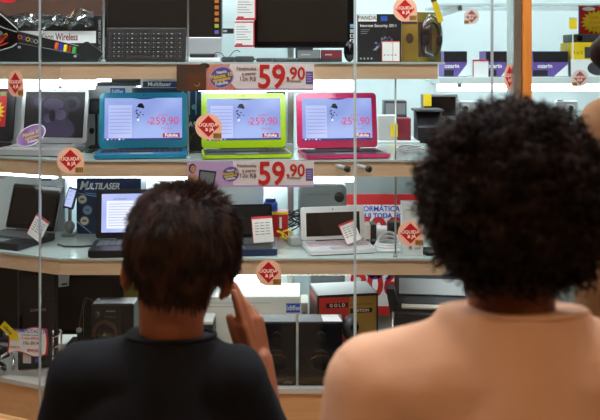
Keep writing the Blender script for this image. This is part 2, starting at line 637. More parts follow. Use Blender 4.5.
def mirrored_poster(x0, x1, z0, z1, y, label, red_top, rows):
    cx = (x0 + x1) / 2
    w, h = x1 - x0, z1 - z0
    t = thing('price_poster_sign', label, 'poster', (cx, y, z0), 0, 'price posters on the counter front')
    b = MB()
    b.box(-w / 2, w / 2, -0.002, 0.0, 0, h, 'paper')
    for a, c in red_top:
        b.box(-w / 2, w / 2, -0.0026, -0.002, h * a, h * c, 'red')
    b.build('sheet', t)
    for s, size, u, v, m, bold in rows:
        b = MB()
        b.text(s, size, u * w, v * h, -0.0028, m, bold=bold, mirror=False)
        b.build('lettering', t)


py_ = 3.138
mirrored_poster(X(346, py_), X(436, py_), Z(247, py_), Z(194, py_), py_,
                'poster with red band, blue lines and red figures, behind the white cable coil',
                [(0.80, 1.0)], [('INFORMÁTICA TEM', 0.027, -0.08, 0.72, 'key_blue', 0.02), ('AQUI TODA HORA', 0.025, -0.08, 0.59, 'key_blue', 0.025),
                                ('709', 0.13, -0.14, 0.30, 'red', 0.035), ('X', 0.10, -0.06, 0.2, 'key_blue', 0.02)])
mirrored_poster(X(345, py_), X(424, py_), Z(315, py_), Z(262, py_), py_,
                'poster with large red figures on white, rising behind the red and gold box',
                [(0.0, 0.17)], [('OX', 0.10, 0.0, 0.84, 'key_blue', 0.02), ('24x', 0.05, 0.32, 0.88, 'ink', 0.01),
                                ('906', 0.125, -0.12, 0.56, 'red', 0.03), ('S!', 0.05, 0.2, 0.24, 'ink_black', 0.015)])

# two glass shelves along the shop's far side
for z, y0, y1, lab in [(Z(77, 3.6), 3.6, 4.0, 'pale glass wall shelf with the purple projector cartons'),
                       (Z(3, 3.6), 3.6, 4.0, 'upper pale glass wall shelf above the purple projector cartons'),
                       (Z(116, 3.6), 3.6, 4.0, 'lower pale glass wall shelf with the small cameras')]:
    t = thing('wall_shelf', lab, 'shelf', (1.5, 3.8, z - 0.028), 0, 'pale wall shelves')
    b = MB()
    thick = 0.028 if 'upper' not in lab else 0.01
    b.box(-0.9, 0.9, -0.2, 0.2, 0.028 - thick, 0.028, 'shelf_top', bev=0.002)
    b.build('shelf_board', t)
    for xx in (-0.8, 0, 0.8):
        b = MB()
        b.box(xx - 0.01, xx + 0.01, -0.15, 0.62, 0.028 - thick - 0.02, 0.028 - thick, 'steel')
        b.build('bracket', t)
    if 'purple projector cartons' in lab and 'upper' not in lab:
        t2 = thing('shelf_light', 'white strip light under the pale shelf of purple cartons', 'light', (1.5, 3.75, z - 0.049), 0, 'strip lights under the shelves')
        b = MB()
        b.box(-0.89, 0.89, -0.02, 0.02, 0.014, 0.0205, 'white_plastic')
        b.build('housing', t2)
        b = MB()
        b.box(-0.88, 0.88, -0.018, 0.018, -0.015, 0.0135, 'tube_light')
        b.build('diffuser', t2)
WZ, WC = Z(77, 3.6), Z(116, 3.6)


def projector_carton(x0, x1, label, h=0.112, y=3.64):
    w = x1 - x0
    t = thing('projector_carton', label, 'box', ((x0 + x1) / 2, y + 0.07, WZ), 0, 'purple projector cartons')
    b = MB()
    b.box(-w / 2, w / 2, -0.07, 0.07, 0, h, 'purple', bev=0.001)
    b.box(-w / 2, w / 2, -0.071, -0.0701, h * 0.58, h * 0.98, 'black')
    b.box(-w / 2, -w / 2 + w * 0.42, -0.071, -0.0701, 0.004, h * 0.26, 'ink_black')
    b.prism([(w * 0.5, h * 0.02), (w * 0.5, h * 0.5), (w * 0.1, h * 0.02)], -0.071, -0.0701, 'white_card')
    b.build('carton', t)
    b = MB()
    b.text('ozarin', 0.026, -w * 0.16, h * 0.42, -0.0712, 'paper', bold=0.02)
    b.build('lettering', t)


projector_carton(X(444, 3.64), X(467, 3.64), 'black and purple carton on the pale shelf beside the yellow-tagged headset pack')
projector_carton(X(486, 3.64), X(511, 3.64), 'black and purple carton on the pale shelf just left of the wooden post')
projector_carton(X(533, 3.64), X(568, 3.64), 'largest black and purple carton, on the pale shelf seen through the door glass')
b = MB()
b.box(-0.034, 0.034, -0.012, 0.012, 0, 0.075, 'white_card', bev=0.001)
b.box(-0.034, 0.034, -0.0126, -0.0121, 0.068, 0.075, 'red')
b.box(-0.034, -0.030, -0.0126, -0.0121, 0, 0.068, 'red')
tag(b.build('price_card', loc=(X(480, 3.63), 3.63, WZ)), 'white card with thin red border standing between two purple cartons', 'price card')

# goods stacked at the far end of the pale shelf
xa, xb = X(572, 3.63), X(618, 3.63)
w = xb - xa
t = thing('white_carton', 'white carton under the yellow box at the end of the pale shelf', 'box', ((xa + xb) / 2, 3.72, WZ), 0)
b = MB()
b.box(-w / 2, w / 2, -0.08, 0.08, 0, 0.075, 'white_card', bev=0.002)
b.build('carton', t)
b = MB()
b.disc(0.02, 0.038, 0.05, 0.032, -0.0815, -0.0802, 'dark_grey')
b.build('printed_picture', t)
t = thing('yellow_carton', 'yellow box lying on the white carton under the black player', 'box', ((xa + xb) / 2, 3.72, WZ + 0.0755), 0)
b = MB()
b.box(-w / 2, w / 2, -0.075, 0.075, 0, 0.075, 'yellow', bev=0.002)
b.build('carton', t)
b = MB()
b.box(-w / 2 + 0.06, w / 2, -0.0762, -0.0752, 0.006, 0.055, 'dark_grey')
b.text('1 x 2', 0.02, -w / 2 + 0.03, 0.03, -0.0764, 'brown_ink')
b.build('label', t)
t = thing('media_player', 'slim black player lying on the yellow box', 'media player', ((xa + xb) / 2 + 0.01, 3.72, WZ + 0.151), 0)
b = MB()
b.box(-w / 2, w / 2, -0.07, 0.07, 0, 0.036, 'dark_grey', bev=0.004)
b.build('casing', t)
b = MB()
b.disc(-w / 2 + 0.03, 0.018, 0.012, 0.012, -0.0725, -0.0701, 'black_gloss')
b.build('dial', t)
t = thing('offer_poster', 'red poster with yellow starburst standing on the black player', 'poster', (X(592, 3.69), 3.69, WZ + 0.1875), 0)
b = MB()
b.box(-0.06, 0.09, -0.001, 0.001, 0, 0.125, 'red')
b.box(-0.06, -0.054, -0.0016, -0.001, 0, 0.125, 'purple')
b.disc(-0.015, 0.112, 0.028, 0.009, -0.0016, -0.001, 'paper')
b.build('sheet', t)


def star(n, r1, r2, sx=1.0, sz=1.0):
    return [((r1 if k % 2 == 0 else r2) * math.cos(math.pi * k / n) * sx, (r1 if k % 2 == 0 else r2) * math.sin(math.pi * k / n) * sz) for k in range(2 * n)]


b = MB()
b.prism([(p[0] + 0.018, p[1] + 0.054) for p in star(18, 0.068, 0.05, 1.0, 0.8)], -0.0022, -0.0016, 'yellow')
b.text('Leve já', 0.02, 0.018, 0.075, -0.0024, 'orange')
b.text('12 x sem', 0.018, 0.018, 0.052, -0.0024, 'orange')
b.text('juros', 0.018, 0.018, 0.03, -0.0024, 'orange')
b.build('starburst', t)
b = MB()
b.box(-0.017, 0.017, -0.0008, 0.0008, 0, 0.05, 'yellow')
b.box(-0.017, 0.017, -0.0012, -0.0008, 0.044, 0.05, 'light_grey')
b.box(-0.002, 0.002, 0.0009, 0.004, -0.165, 0.03, 'white_plastic')
tag(b.build('price_card', loc=(X(574, 3.6), 3.612, Z(29, 3.612))), 'small yellow card on a thin stem beside the starburst poster', 'price card')

# compact cameras on the lowest pale shelf
for k, (px, lab) in enumerate([(441, 'silver compact camera on the lowest pale shelf, first from the display'), (463, 'silver compact camera on the lowest pale shelf, second from the display'),
                               (486, 'silver compact camera on the lowest pale shelf, nearest the steel post'), (535, 'silver compact camera on the lowest pale shelf, just past the wooden post'),
                               (566, 'silver compact camera on the lowest pale shelf, farthest past the wooden post')]):
    t = thing('compact_camera', lab, 'camera', (X(px, 3.68), 3.68, WC), random.uniform(-0.3, 0.3), 'silver compact cameras')
    b = MB()
    b.box(-0.05, 0.05, -0.014, 0.014, 0, 0.062, 'silver', bev=0.006)
    b.build('camera_body', t)
    b = MB()
    b.lathe([(0.02, 0), (0.02, 0.012), (0.015, 0.014), (0.013, 0.02), (0.004, 0.02)], 'light_grey', seg=20, T=TR(0.012, -0.014, 0.03) @ R('X', 90))
    b.lathe([(0.011, 0.0205), (0.0, 0.0215)], 'black_gloss', seg=16, T=TR(0.012, -0.014, 0.03) @ R('X', 90))
    b.build('lens', t)
    b = MB()
    b.box(-0.04, -0.015, -0.008, 0.008, 0.062, 0.066, 'dark_grey', bev=0.0015)
    b.build('shutter_button', t)

# things on the counter behind the pink netbook
def carton(name, label, x0, x1, y, z0, h, d, m, extra=None, rz=0.0, cat='box', group=None):
    w = x1 - x0
    t = thing(name, label, cat, ((x0 + x1) / 2, y + d / 2, z0), rz, group)
    b = MB()
    b.box(-w / 2, w / 2, -d / 2, d / 2, 0, h, m, bev=0.0015)
    b.build('carton', t)
    if extra:
        extra(t, w, d, h)
    return t


cy = 3.2
carton('grey_carton', 'pale grey carton on the counter behind the pink netbook lid', X(378, cy), X(397, cy), cy, CZ + 0.031, 0.095, 0.08, 'light_grey')
carton('maroon_carton', 'maroon carton on the counter beside the yellow tag', X(398, cy), X(411, cy), cy, CZ + 0.031, 0.085, 0.07, 'maroon')
t = carton('flat_carton', 'flat pale carton lying on the counter under the maroon carton', X(378, cy - 0.02), X(420, cy - 0.02), cy - 0.02, CZ, 0.03, 0.18, 'white_card')
b = MB()
for k in range(2):
    b.box(-0.08, 0.08, -0.0915, -0.0902, 0.008 + k * 0.012, 0.012 + k * 0.012, 'mid_grey')
b.build('printed_stripe', t)
b = MB()
b.box(-0.014, 0.014, -0.001, 0.001, 0, 0.05, 'yellow')
tag(b.build('price_card', loc=(X(394, cy), cy - 0.004, CZ + 0.045)), 'yellow tag on the pale grey carton next to the maroon carton', 'price card')
t = thing('card_reader_tower', 'black till printer on the counter just left of the curly hair', 'till printer', (X(431, cy), cy + 0.06, CZ))
b = MB()
b.extr([(-0.06, 0), (0.06, 0), (0.06, 0.14), (0.0, 0.14), (-0.06, 0.08)], -0.05, 0.05, 'black')
b.build('casing', t)
b = MB()
b.box(-0.062, 0.05, -0.055, 0.06, 0.1405, 0.15, 'dark_grey', bev=0.003)
b.build('paper_lid', t)
b = MB()
b.disc(0.02, 0.025, 0.011, 0.011, -0.0625, -0.0601, 'light_grey')
b.build('feed_button', t)
t = thing('cash_box', 'dark box stacked on the cartons behind the counter tags', 'box', (X(395, cy + 0.19), cy + 0.215, CZ), 0)
b = MB()
b.box(-0.045, 0.045, -0.045, 0.045, 0, 0.175, 'dark_grey', bev=0.002)
b.build('carton', t)
b = MB()
b.box(-0.04, -0.006, -0.0462, -0.0452, 0.12, 0.165, 'mid_grey')
b.box(0.004, 0.04, -0.0462, -0.0452, 0.12, 0.165, 'mid_grey')
b.build('label', t)
t = thing('till_screen', 'grey till screen on a stalk with a yellow note, above the till printer', 'monitor', (X(440, 3.42), 3.44, CZ), 0)
b = MB()
b.box(-0.05, 0.05, -0.04, 0.04, 0, 0.012, 'dark_grey', bev=0.003)
b.tube([(0, 0, 0.01), (0, 0, 0.12)], 0.012, 'dark_grey')
b.build('stand', t)
b = MB()
b.box(-0.075, 0.075, -0.015, 0.015, 0.1, 0.2, 'mid_grey', bev=0.004)
b.build('screen_casing', t)
b = MB()
b.box(-0.065, 0.065, -0.0162, -0.0152, 0.11, 0.19, 'black_gloss')
b.build('screen', t)
b = MB()
b.box(-0.068, -0.035, -0.0172, -0.0163, 0.15, 0.2, 'yellow')
b.build('note', t)
b = MB()
pts = []
for k in range(60):
    a = k * 0.5
    pts.append((0.055 * math.cos(a) * (0.7 + 0.3 * math.sin(k * 0.37)), 0.03 * math.sin(a), 0.009 + 0.004 * math.sin(k * 1.3) + k * 0.0002))
b.tube(pts, 0.003, 'silver', seg=6)
tag(b.build('cable_coil', loc=(X(414, 2.6), 2.6, S2 + 0.0005)), 'tangled silver and black cable lying right of the pink netbook', 'cable')

# ================================================================ STOCK ON THE TOPMOST SHELF
def kids_text(parent, name, *rows):
    b = MB()
    for r in rows:
        b.text(*r[0], **r[1])
    return b.build(name, parent)


# wireless kit box
y = 2.66
x0, x1 = X(-42, y), X(102, y)
w = x1 - x0
H = Z(15, y) - S1
t = thing('wireless_kit_box', 'wide black box with a white lettered strip, standing behind the game guitar', 'box', ((x0 + x1) / 2, y + 0.06, S1))
b = MB()
b.box(-w / 2, w / 2, -0.06, 0.06, 0, H, 'black', bev=0.002)
b.build('carton', t)
b = MB()
b.box(X(2, y) - (x0 + x1) / 2, X(96, y) - (x0 + x1) / 2, -0.0612, -0.0602, Z(43, y) - S1, Z(31, y) - S1, 'paper')
b.build('label', t)
b = MB()
b.text('Xeon Wireless', 0.032, X(59, y) - (x0 + x1) / 2, Z(37.3, y) - S1, -0.0614, 'maroon', bold=0.015, sx=0.62)
b.text('CONTROL KIT FOR GAMES', 0.011, w / 2 - 0.007, H * 0.45, -0.0606, 'light_grey', a=math.pi / 2)
b.build('lettering', t)
# brown box added behind, its colour standing in for a reflection
y = 2.83
x0, x1 = X(-60, y), X(103, y)
t = thing('brown_reflection_box', 'dark brown box added for a brown reflection behind the wide black box, with red flash', 'box', ((x0 + x1) / 2, y + 0.045, S1))
b = MB()
w = x1 - x0
b.box(-w / 2, w / 2, -0.045, 0.045, 0, 0.30, 'brown_card', bev=0.002)
b.build('carton', t)
b = MB()
b.disc(X(8, y) - (x0 + x1) / 2, Z(-1, y) - S1, 0.03, 0.014, -0.0462, -0.0452, 'red')
b.build('printed_flash', t)
# crumpled clear bag lying over the top edge of the black box
b = MB()
y = 2.66
x0, x1 = X(17, y), X(96, y)
nx, nz = 26, 8
vs, fs = [], []
for i in range(nx):
    for j in range(nz):
        u, v = i / (nx - 1), j / (nz - 1)
        x = x0 + (x1 - x0) * u
        n1 = mnoise.noise(Vector((u * 7, v * 3, 1.7)))
        n2 = mnoise.noise(Vector((u * 15, v * 8, 4.2)))
        z = Z(28, y) + (Z(13, y) - Z(28, y)) * v + 0.02 * n1 + (0.012 if u > 0.75 else 0) * (1 - abs(u - 0.85) * 6)
        vs.append((x - x0, -0.014 + 0.014 * n2 + 0.004 * n1 - 0.004, z - S1))
for i in range(nx - 1):
    for j in range(nz - 1):
        a = i * nz + j
        fs.append([a, a + nz, a + nz + 1, a + 1])
b.add(vs, fs, 'plastic_film', smooth=False)
o = b.build('plastic_bag', loc=(x0, y - 0.012, S1))
tag(o, 'crumpled clear plastic bag hanging over the top of the black box', 'bag')
md = o.modifiers.new('solid', 'SOLIDIFY')
md.thickness = 0.0006

# game guitar
y = 2.56
gx = X(50, y)


def P(px, py, yy=y, x_=None, z_=S1):
    return (X(px, yy) - (gx if x_ is None else x_), Z(py, yy) - z_)


t = thing('game_guitar', 'black toy game guitar with five coloured fret keys, lying across the black box', 'toy guitar', (gx, y, S1))
b = MB()
body = [P(-46, 60.5), P(-50, 20), P(-30, 2), P(-6, 8), P(4, 16), P(17, 29), P(18, 43), P(12, 46), P(-2, 50.5), P(-14, 59)]
b.prism(body, 0, 0.035, 'black_gloss')
b.build('body', t)
b = MB()
for poly in ([P(-8, 8), P(4, 17), P(18, 29.5), P(17, 31)], [P(17, 43.5), P(12, 47), P(-2, 51), P(-14, 59.5)], [P(-10, 22), P(4, 28), P(17, 32)]):
    b.tube([(p[0], -0.001, p[1]) for p in poly], 0.0016, 'light_grey', seg=6)
b.build('body_trim', t)
b = MB()
for (px, py, rx, rz, m, a) in [(2, 38, 0.02, 0.007, 'red', 0.5), (-4, 43, 0.026, 0.006, 'orange', 0.35), (4, 36, 0.012, 0.005, 'yellow', 0.6), (3, 44.5, 0.018, 0.0025, 'box_red', 0.35), (0, 33, 0.008, 0.006, 'mid_grey', 0)]:
    p = P(px, py)
    b.disc(p[0], p[1], rx, rz, -0.0012, 0.0, m, a=a)
b.build('flame_print', t)
b = MB()
b.prism([P(17, 31), P(79, 46), P(79, 54.5), P(17, 43)], 0.004, 0.024, 'black')
b.build('neck', t)
b = MB()
b.tube([(P(18, 31)[0], 0.003, P(18, 31)[1]), (P(79, 46)[0], 0.003, P(79, 46)[1])], 0.0012, 'light_grey', seg=6)
b.tube([(P(18, 43)[0], 0.003, P(18, 43)[1]), (P(79, 54.5)[0], 0.003, P(79, 54.5)[1])], 0.0012, 'mid_grey', seg=6)
b.build('neck_trim', t)
for k, c in enumerate(['orange', 'purple', 'yellow', 'mid_grey', 'light_grey']):
    p = P(19.5 + 4 * k, 37 + 1.1 * k)
    b = MB()
    n = 18
    b.tube([(p[0] + 0.0055 * math.cos(2 * math.pi * q / n), 0.0035, p[1] + 0.0055 * math.sin(2 * math.pi * q / n)) for q in range(n + 1)], 0.0011, c, seg=6)
    b.build('neck_ring', t)
for k, c in enumerate(['orange', 'key_blue', 'yellow', 'key_red', 'key_green']):
    p = P(56.8 + 4.4 * k, 46 + 1.05 * k)
    b = MB()
    b.box(-0.0055, 0.0055, -0.006, 0.004, -0.0105, 0.0105, c, bev=0.0025, T=TR(p[0], 0, p[1]) @ R('Y', 8))
    b.build('fret_key', t)
b = MB()
b.prism([P(78, 45), P(86, 41.5), P(96, 48), P(103, 54), P(98, 59.5), P(84, 60.5), P(78, 56)], 0.002, 0.028, 'black')
b.build('headstock', t)
for p in (P(75, 56), P(19, 47)):
    b = MB()
    b.box(p[0] - 0.004, p[0] + 0.004, 0.0, 0.004, p[1] - 0.004, p[1] + 0.003, 'light_grey', bev=0.001)
    b.build('strap_peg', t)

# all-in-one computer with dark screen
y = 2.7
xa, xb = X(105, y), X(221.5, y)
w = xb - xa
zt, zs, zb = Z(-48, y) - S1, Z(37, y) - S1, Z(55.5, y) - S1
t = thing('desktop_monitor', 'dark flat computer screen with a column of bright icons, behind the black keyboard', 'monitor', ((xa + xb) / 2, y, S1))
b = MB()
b.box(-w / 2, w / 2, 0, 0.04, zs, zt, 'black', bev=0.004)
b.build('casing', t)
b = MB()
b.box(-w / 2 + 0.01, w / 2 - 0.006, -0.0012, 0.0, zs + 0.004, zt - 0.012, 'screen_off')
b.build('screen', t)
b = MB()
for k in range(9):
    m = ['scr_violet', 'scr_lime', 'scr_orange', 'scr_orange', 'scr_orange', 'scr_orange', 'scr_white', 'scr_orange', 'scr_orange'][k]
    b.box(w / 2 - 0.022, w / 2 - 0.009, -0.0022, -0.0013, zs + 0.010 + k * 0.02, zs + 0.022 + k * 0.02, m, bev=0.0002)
b.build('screen_icon', t)
b = MB()
b.box(-w / 2, w / 2, -0.003, 0.04, zb, zs - 0.0005, 'silver', bev=0.003)
b.build('speaker_bar', t)
b = MB()
b.box(-0.1, 0.1, 0.01, 0.12, 0, 0.008, 'silver', bev=0.002)
b.box(-0.03, 0.03, 0.04, 0.055, 0.008, zs + 0.05, 'silver', bev=0.002)
b.build('stand', t)


# keyboard
def keyboard_keys(b, w, h, m, rows=6, cols=16, y0=-0.0035, y1=0.0, gap=0.0022, x0=0.0, z0=0.0):
    cw, rh = w / cols, h / rows
    for r in range(rows):
        c = 0
        while c < cols:
            span = 1
            if r == 0 and c == 4:
                span = 6
            elif c == cols - 1 and r in (2, 3):
                span = 1
            x = x0 + c * cw
            b.box(x + gap / 2, x + cw * span - gap / 2, y0, y1, z0 + r * rh + gap / 2, z0 + (r + 1) * rh - gap / 2, m)
            c += span


y = 2.585
xa, xb = X(104.5, y), X(185.5, y)
w = xb - xa
h = Z(27, y) - S1
t = thing('keyboard', 'black computer keyboard standing upright against the dark screen', 'keyboard', ((xa + xb) / 2, y, S1))
t.rotation_euler = (math.radians(-8), 0, 0)
b = MB()
b.box(-w / 2, w / 2, 0, 0.016, 0.001, h, 'black', bev=0.004)
b.build('casing', t)
b = MB()
keyboard_keys(b, w - 0.02, h - 0.024, 'key_black', 6, 17, -0.004, 0.0, 0.0028, -w / 2 + 0.01, 0.009)
kb_cw, kb_rh = (w - 0.02) / 17, (h - 0.024) / 6
for r in range(6):
    for c in range(17):
        if r == 0 and 4 <= c < 10:
            continue
        b.box(-w / 2 + 0.01 + (c + 0.3) * kb_cw, -w / 2 + 0.01 + (c + 0.3 + 0.16 * ((c * 7 + r * 3) % 3)) * kb_cw + 0.001, -0.0045, -0.0041, 0.009 + (r + 0.56) * kb_rh, 0.009 + (r + 0.68) * kb_rh, 'silver')
b.build('keys', t)

# white docking unit with a black top
y = 2.54
xa, xb = X(187.5, y), X(220.5, y)
w = xb - xa
t = thing('docking_unit', 'low white unit with a black top, lying in front of the dark screen', 'docking unit', ((xa + xb) / 2, y + 0.045, S1))
b = MB()
b.box(-w / 2, w / 2, -0.045, 0.045, 0, 0.013, 'white_plastic', bev=0.003)
b.build('casing', t)
b = MB()
b.box(-w / 2 + 0.006, w / 2 - 0.018, -0.04, 0.04, 0.0132, 0.026, 'black', bev=0.003)
b.build('cover', t)
# cable loops beside it
b = MB()
pts = []
for k in range(50):
    u = k / 49
    pts.append((X(186, 2.56) + u * 0.16, 2.645 + 0.006 * math.sin(u * 9), S1 + 0.004 + 0.034 * abs(math.sin(u * 8.5)) * (0.5 + 0.5 * u)))
b.tube([(p[0] - pts[0][0], p[1] - 2.645, p[2] - S1) for p in pts], 0.0014, 'black', seg=6)
tag(b.build('looped_cable', loc=(pts[0][0], 2.645, S1)), 'thin black cord arching in loops behind the low white unit', 'cable')
# power adapters
for xa, xb, hh, yy, lab in [(222, 234, 0.016, 2.535, 'small dark power adapter right of the low white unit'),
                            (236, 252, 0.018, 2.53, 'dark power adapter under the hanging price tags'),
                            (256, 272, 0.012, 2.55, 'flat dark adapter in front of the large dark screen')]:
    w = X(xb, yy) - X(xa, yy)
    t = thing('power_adapter', lab, 'adapter', (X((xa + xb) / 2, yy), yy + 0.03, S1), random.uniform(-0.15, 0.15), 'power adapters on the topmost shelf')
    b = MB()
    b.box(-w / 2, w / 2, -0.03, 0.03, 0, hh, 'dark_grey', bev=0.004)
    b.build('casing', t)
    b = MB()
    b.tube([(-w / 2, 0, hh / 2), (-w / 2 - 0.006, 0.0, hh / 2 + 0.004), (-w / 2 - 0.01, 0.01, hh * 0.3), (-w / 2 - 0.012, 0.02, 0.0025)], 0.0018, 'black', seg=6)
    b.build('cord', t)
# pen drive hanging on the wall
t = thing('hanging_pen_drive', 'black pen drive on a short hook between the dark screens', 'pen drive', (X(228, 2.86), 2.86, Z(31, 2.86)))
b = MB()
b.box(-0.02, 0.02, -0.005, 0.005, -0.009, 0.009, 'black', bev=0.003)
b.build('casing', t)
b = MB()
b.box(-0.016, -0.003, -0.0056, -0.0051, -0.004, 0.003, 'light_grey')
b.build('label', t)
b = MB()
b.tube([(0.018, 0, 0.002), (0.021, 0.04, 0.012), (0.018, 0.0955, 0.012)], 0.0015, 'steel', seg=6)
b.build('hook', t)
# large dark television
y = 2.63
xa, xb = X(254, y), X(354.5, y)
w = xb - xa
t = thing('flat_television', 'large dark flat television between the price tags and the boxed software', 'television', ((xa + xb) / 2, y, S1))
b = MB()
zb = Z(48, y) - S1
b.box(-w / 2, w / 2, 0, 0.035, zb, zb + 0.36, 'black_gloss', bev=0.004)
b.build('casing', t)
b = MB()
b.box(-w / 2 + 0.012, w / 2 - 0.022, -0.0012, -0.0002, zb + 0.02, zb + 0.345, 'screen_off')
b.build('screen', t)
b = MB()
b.box(-0.028, 0.028, 0.004, 0.03, 0.012, zb + 0.03, 'dark_grey', bev=0.003)
b.box(-0.11, 0.11, -0.02, 0.1, 0, 0.012, 'dark_grey', bev=0.004)
b.build('stand', t)
for k, m in enumerate(['pale_blue', 'light_grey', 'paper', 'paper']):
    b = MB()
    zz = Z(26 + 5 * k, y) - S1
    b.box(w / 2 - 0.014, w / 2 - 0.002, -0.0012, -0.0002, zz - 0.006, zz + 0.006, m)
    if m == 'paper':
        b.box(w / 2 - 0.011, w / 2 - 0.005, -0.0016, -0.0012, zz - 0.004, zz + 0.004, 'black')
    b.build('feature_sticker', t)
t2 = y
for za, zb_, lab, xo in [(-6, 20, 'upper white and red price tag hanging by the large television', 246), (21.5, 47, 'lower white and red price tag hanging by the large television', 244.5)]:
    y = 2.575
    h = Z(za, y) - Z(zb_, y)
    wd = 0.0615
    t = thing('hanging_price_tag', lab, 'price tag', (X(xo, y), y, Z(zb_, y)), 0, 'price tags on the topmost shelf')
    b = MB()
    b.box(-wd / 2, wd / 2, 0, 0.0015, 0, h, 'red')
    b.box(-wd / 2, wd / 2 - 0.004, -0.0006, -0.0001, 0.006, h - 0.004, 'paper')
    b.build('card', t)
    b = MB()
    for k in range(6):
        b.box(-wd / 2 + 0.006, wd / 2 - 0.012 - 0.008 * (k % 3), -0.0009, -0.0007, h * (0.28 + 0.1 * k), h * (0.28 + 0.1 * k) + 0.0016, 'ink')
    b.box(-wd / 2 + 0.004, -wd / 2 + 0.024, -0.0009, -0.0007, 0.0065, 0.011, 'red')
    b.build('print', t)
    b = MB()
    b.tube([(0, 0.002, h - 0.01), (0, 0.02, h + 0.005), (0.004, 0.05, h + 0.01)] if False else [(0.02, 0.0008, h - 0.004), (0.02, 0.0008, h + 0.012)], 0.0008, 'steel', seg=5)
    b.build('cord', t)
# low boxes under the television
for xa, xb, hh, m, lab in [(297, 320, 0.036, 'mid_grey', 'low grey box in front of the television, left of the maroon one'), (321, 342, 0.036, 'maroon', 'low maroon box in front of the television, beside the black mouse')]:
    yy = 2.5
    carton('accessory_box', lab, X(xa, yy), X(xb, yy), yy, S1 + 0.0005, hh, 0.06, 'dark_grey',
           lambda t, w, d, h, m=m: MB().box(-w / 2 + 0.002, w / 2 - 0.002, -d / 2 - 0.001, -d / 2 - 0.0002, h * 0.3, h * 0.95, m).box(-w / 2 + 0.012, w / 2 - 0.03, -d / 2 - 0.0014, -d / 2 - 0.0011, h * 0.55, h * 0.65, 'light_grey').build('label', t), group='low boxes by the television')
# upright mouse
yy = 2.515
t = thing('computer_mouse', 'black computer mouse standing on end beside the boxed software', 'mouse', (X(349.5, yy), yy, S1))
b = MB()
b.ellipsoid((0, 0, 0.032), (0.0175, 0.014, 0.032), 'black_gloss')
b.build('shell', t)
b = MB()
b.box(-0.0012, 0.0012, -0.0147, -0.012, 0.035, 0.056, 'dark_grey', bev=0.0005)
b.lathe([(0.004, -0.002), (0.004, 0.002)], 'mid_grey', seg=14, T=TR(0, -0.0128, 0.048) @ R('Y', 90))
b.build('scroll_wheel', t)

# boxed security software
yy = 2.56
xa, xb = X(358, yy), X(401.5, yy)
w = xb - xa
t = thing('software_box', 'dark software box with a white title strip and price tag, beside the television', 'box', ((xa + xb) / 2, yy + 0.02, S1))
hh = Z(14, yy) - S1
b = MB()
b.box(-w / 2, w / 2, -0.02, 0.02, 0, hh, 'black', bev=0.001)
b.build('carton', t)
b = MB()
b.box(-w / 2, -w / 2 + 0.057, -0.021, -0.0201, hh - 0.023, hh - 0.001, 'paper')
b.text('PANDA', 0.017, -w / 2 + 0.028, hh - 0.012, -0.0213, 'ink_black', bold=0.0)
b.box(-w / 2 + 0.07, -w / 2 + 0.09, -0.021, -0.0201, hh - 0.022, hh - 0.007, 'label_blue')
b.build('title_label', t)
b = MB()
b.text('Internet Security 2011', 0.0125, -w / 2 + 0.006, hh - 0.036, -0.0205, 'paper', bold=0.006, align='LEFT')
for k in range(3):
    b.box(-w / 2 + 0.008, -w / 2 + 0.036 - 0.004 * k, -0.0205, -0.0201, hh - 0.049 - k * 0.006, hh - 0.047 - k * 0.006, 'mid_grey')
for k in range(4):
    b.box(-w / 2 + 0.006 + k * 0.011, -w / 2 + 0.011 + k * 0.011, -0.0205, -0.0201, 0.008, 0.013, 'light_grey')
b.build('lettering', t)
b = MB()
for k in range(60):
    a, r = random.uniform(0.1, 3.0), random.uniform(0.022, 0.042)
    px_, pz_ = 0.018 + r * math.cos(a), 0.03 + r * 1.15 * math.sin(a)
    if abs(px_) < w / 2 - 0.004:
        s_ = random.uniform(0.0015, 0.0035)
        b.box(px_ - s_, px_ + s_, -0.0206 - 0.00001 * k, -0.0201, pz_ - s_, pz_ + s_, random.choice(['dark_grey', 'mid_grey', 'light_grey', 'purple', 'label_blue', 'dark_grey']))
b.build('globe_print', t)
b = MB()
b.box(0.006, 0.061, -0.0222, -0.0212, 0.001, 0.064, 'orange')
b.box(0.008, 0.039, -0.0226, -0.0222, 0.003, 0.061, 'paper')
b.box(0.041, 0.060, -0.0226, -0.0222, 0.003, 0.061, 'paper')
for k in range(4):
    b.box(0.012 + k * 0.011, 0.018 + k * 0.011, -0.0229, -0.0226, 0.02, 0.0225, 'ink')
b.build('price_tag', t)
yy = 2.585
t = carton('gold_box', 'gold box standing between the dark software box and the headset pack', X(402.5, yy), X(418.5, yy), yy + 0.02, S1, Z(21, yy) - S1, 0.03, 'gold',
           lambda t, w, d, h: MB().disc(0.0, h * 0.58, 0.012, 0.016, -d / 2 - 0.001, -d / 2 - 0.0002, 'brown_card').box(-w / 2, w / 2, -d / 2 - 0.001, -d / 2 - 0.0002, h * 0.93, h, 'dark_grey').build('print', t))
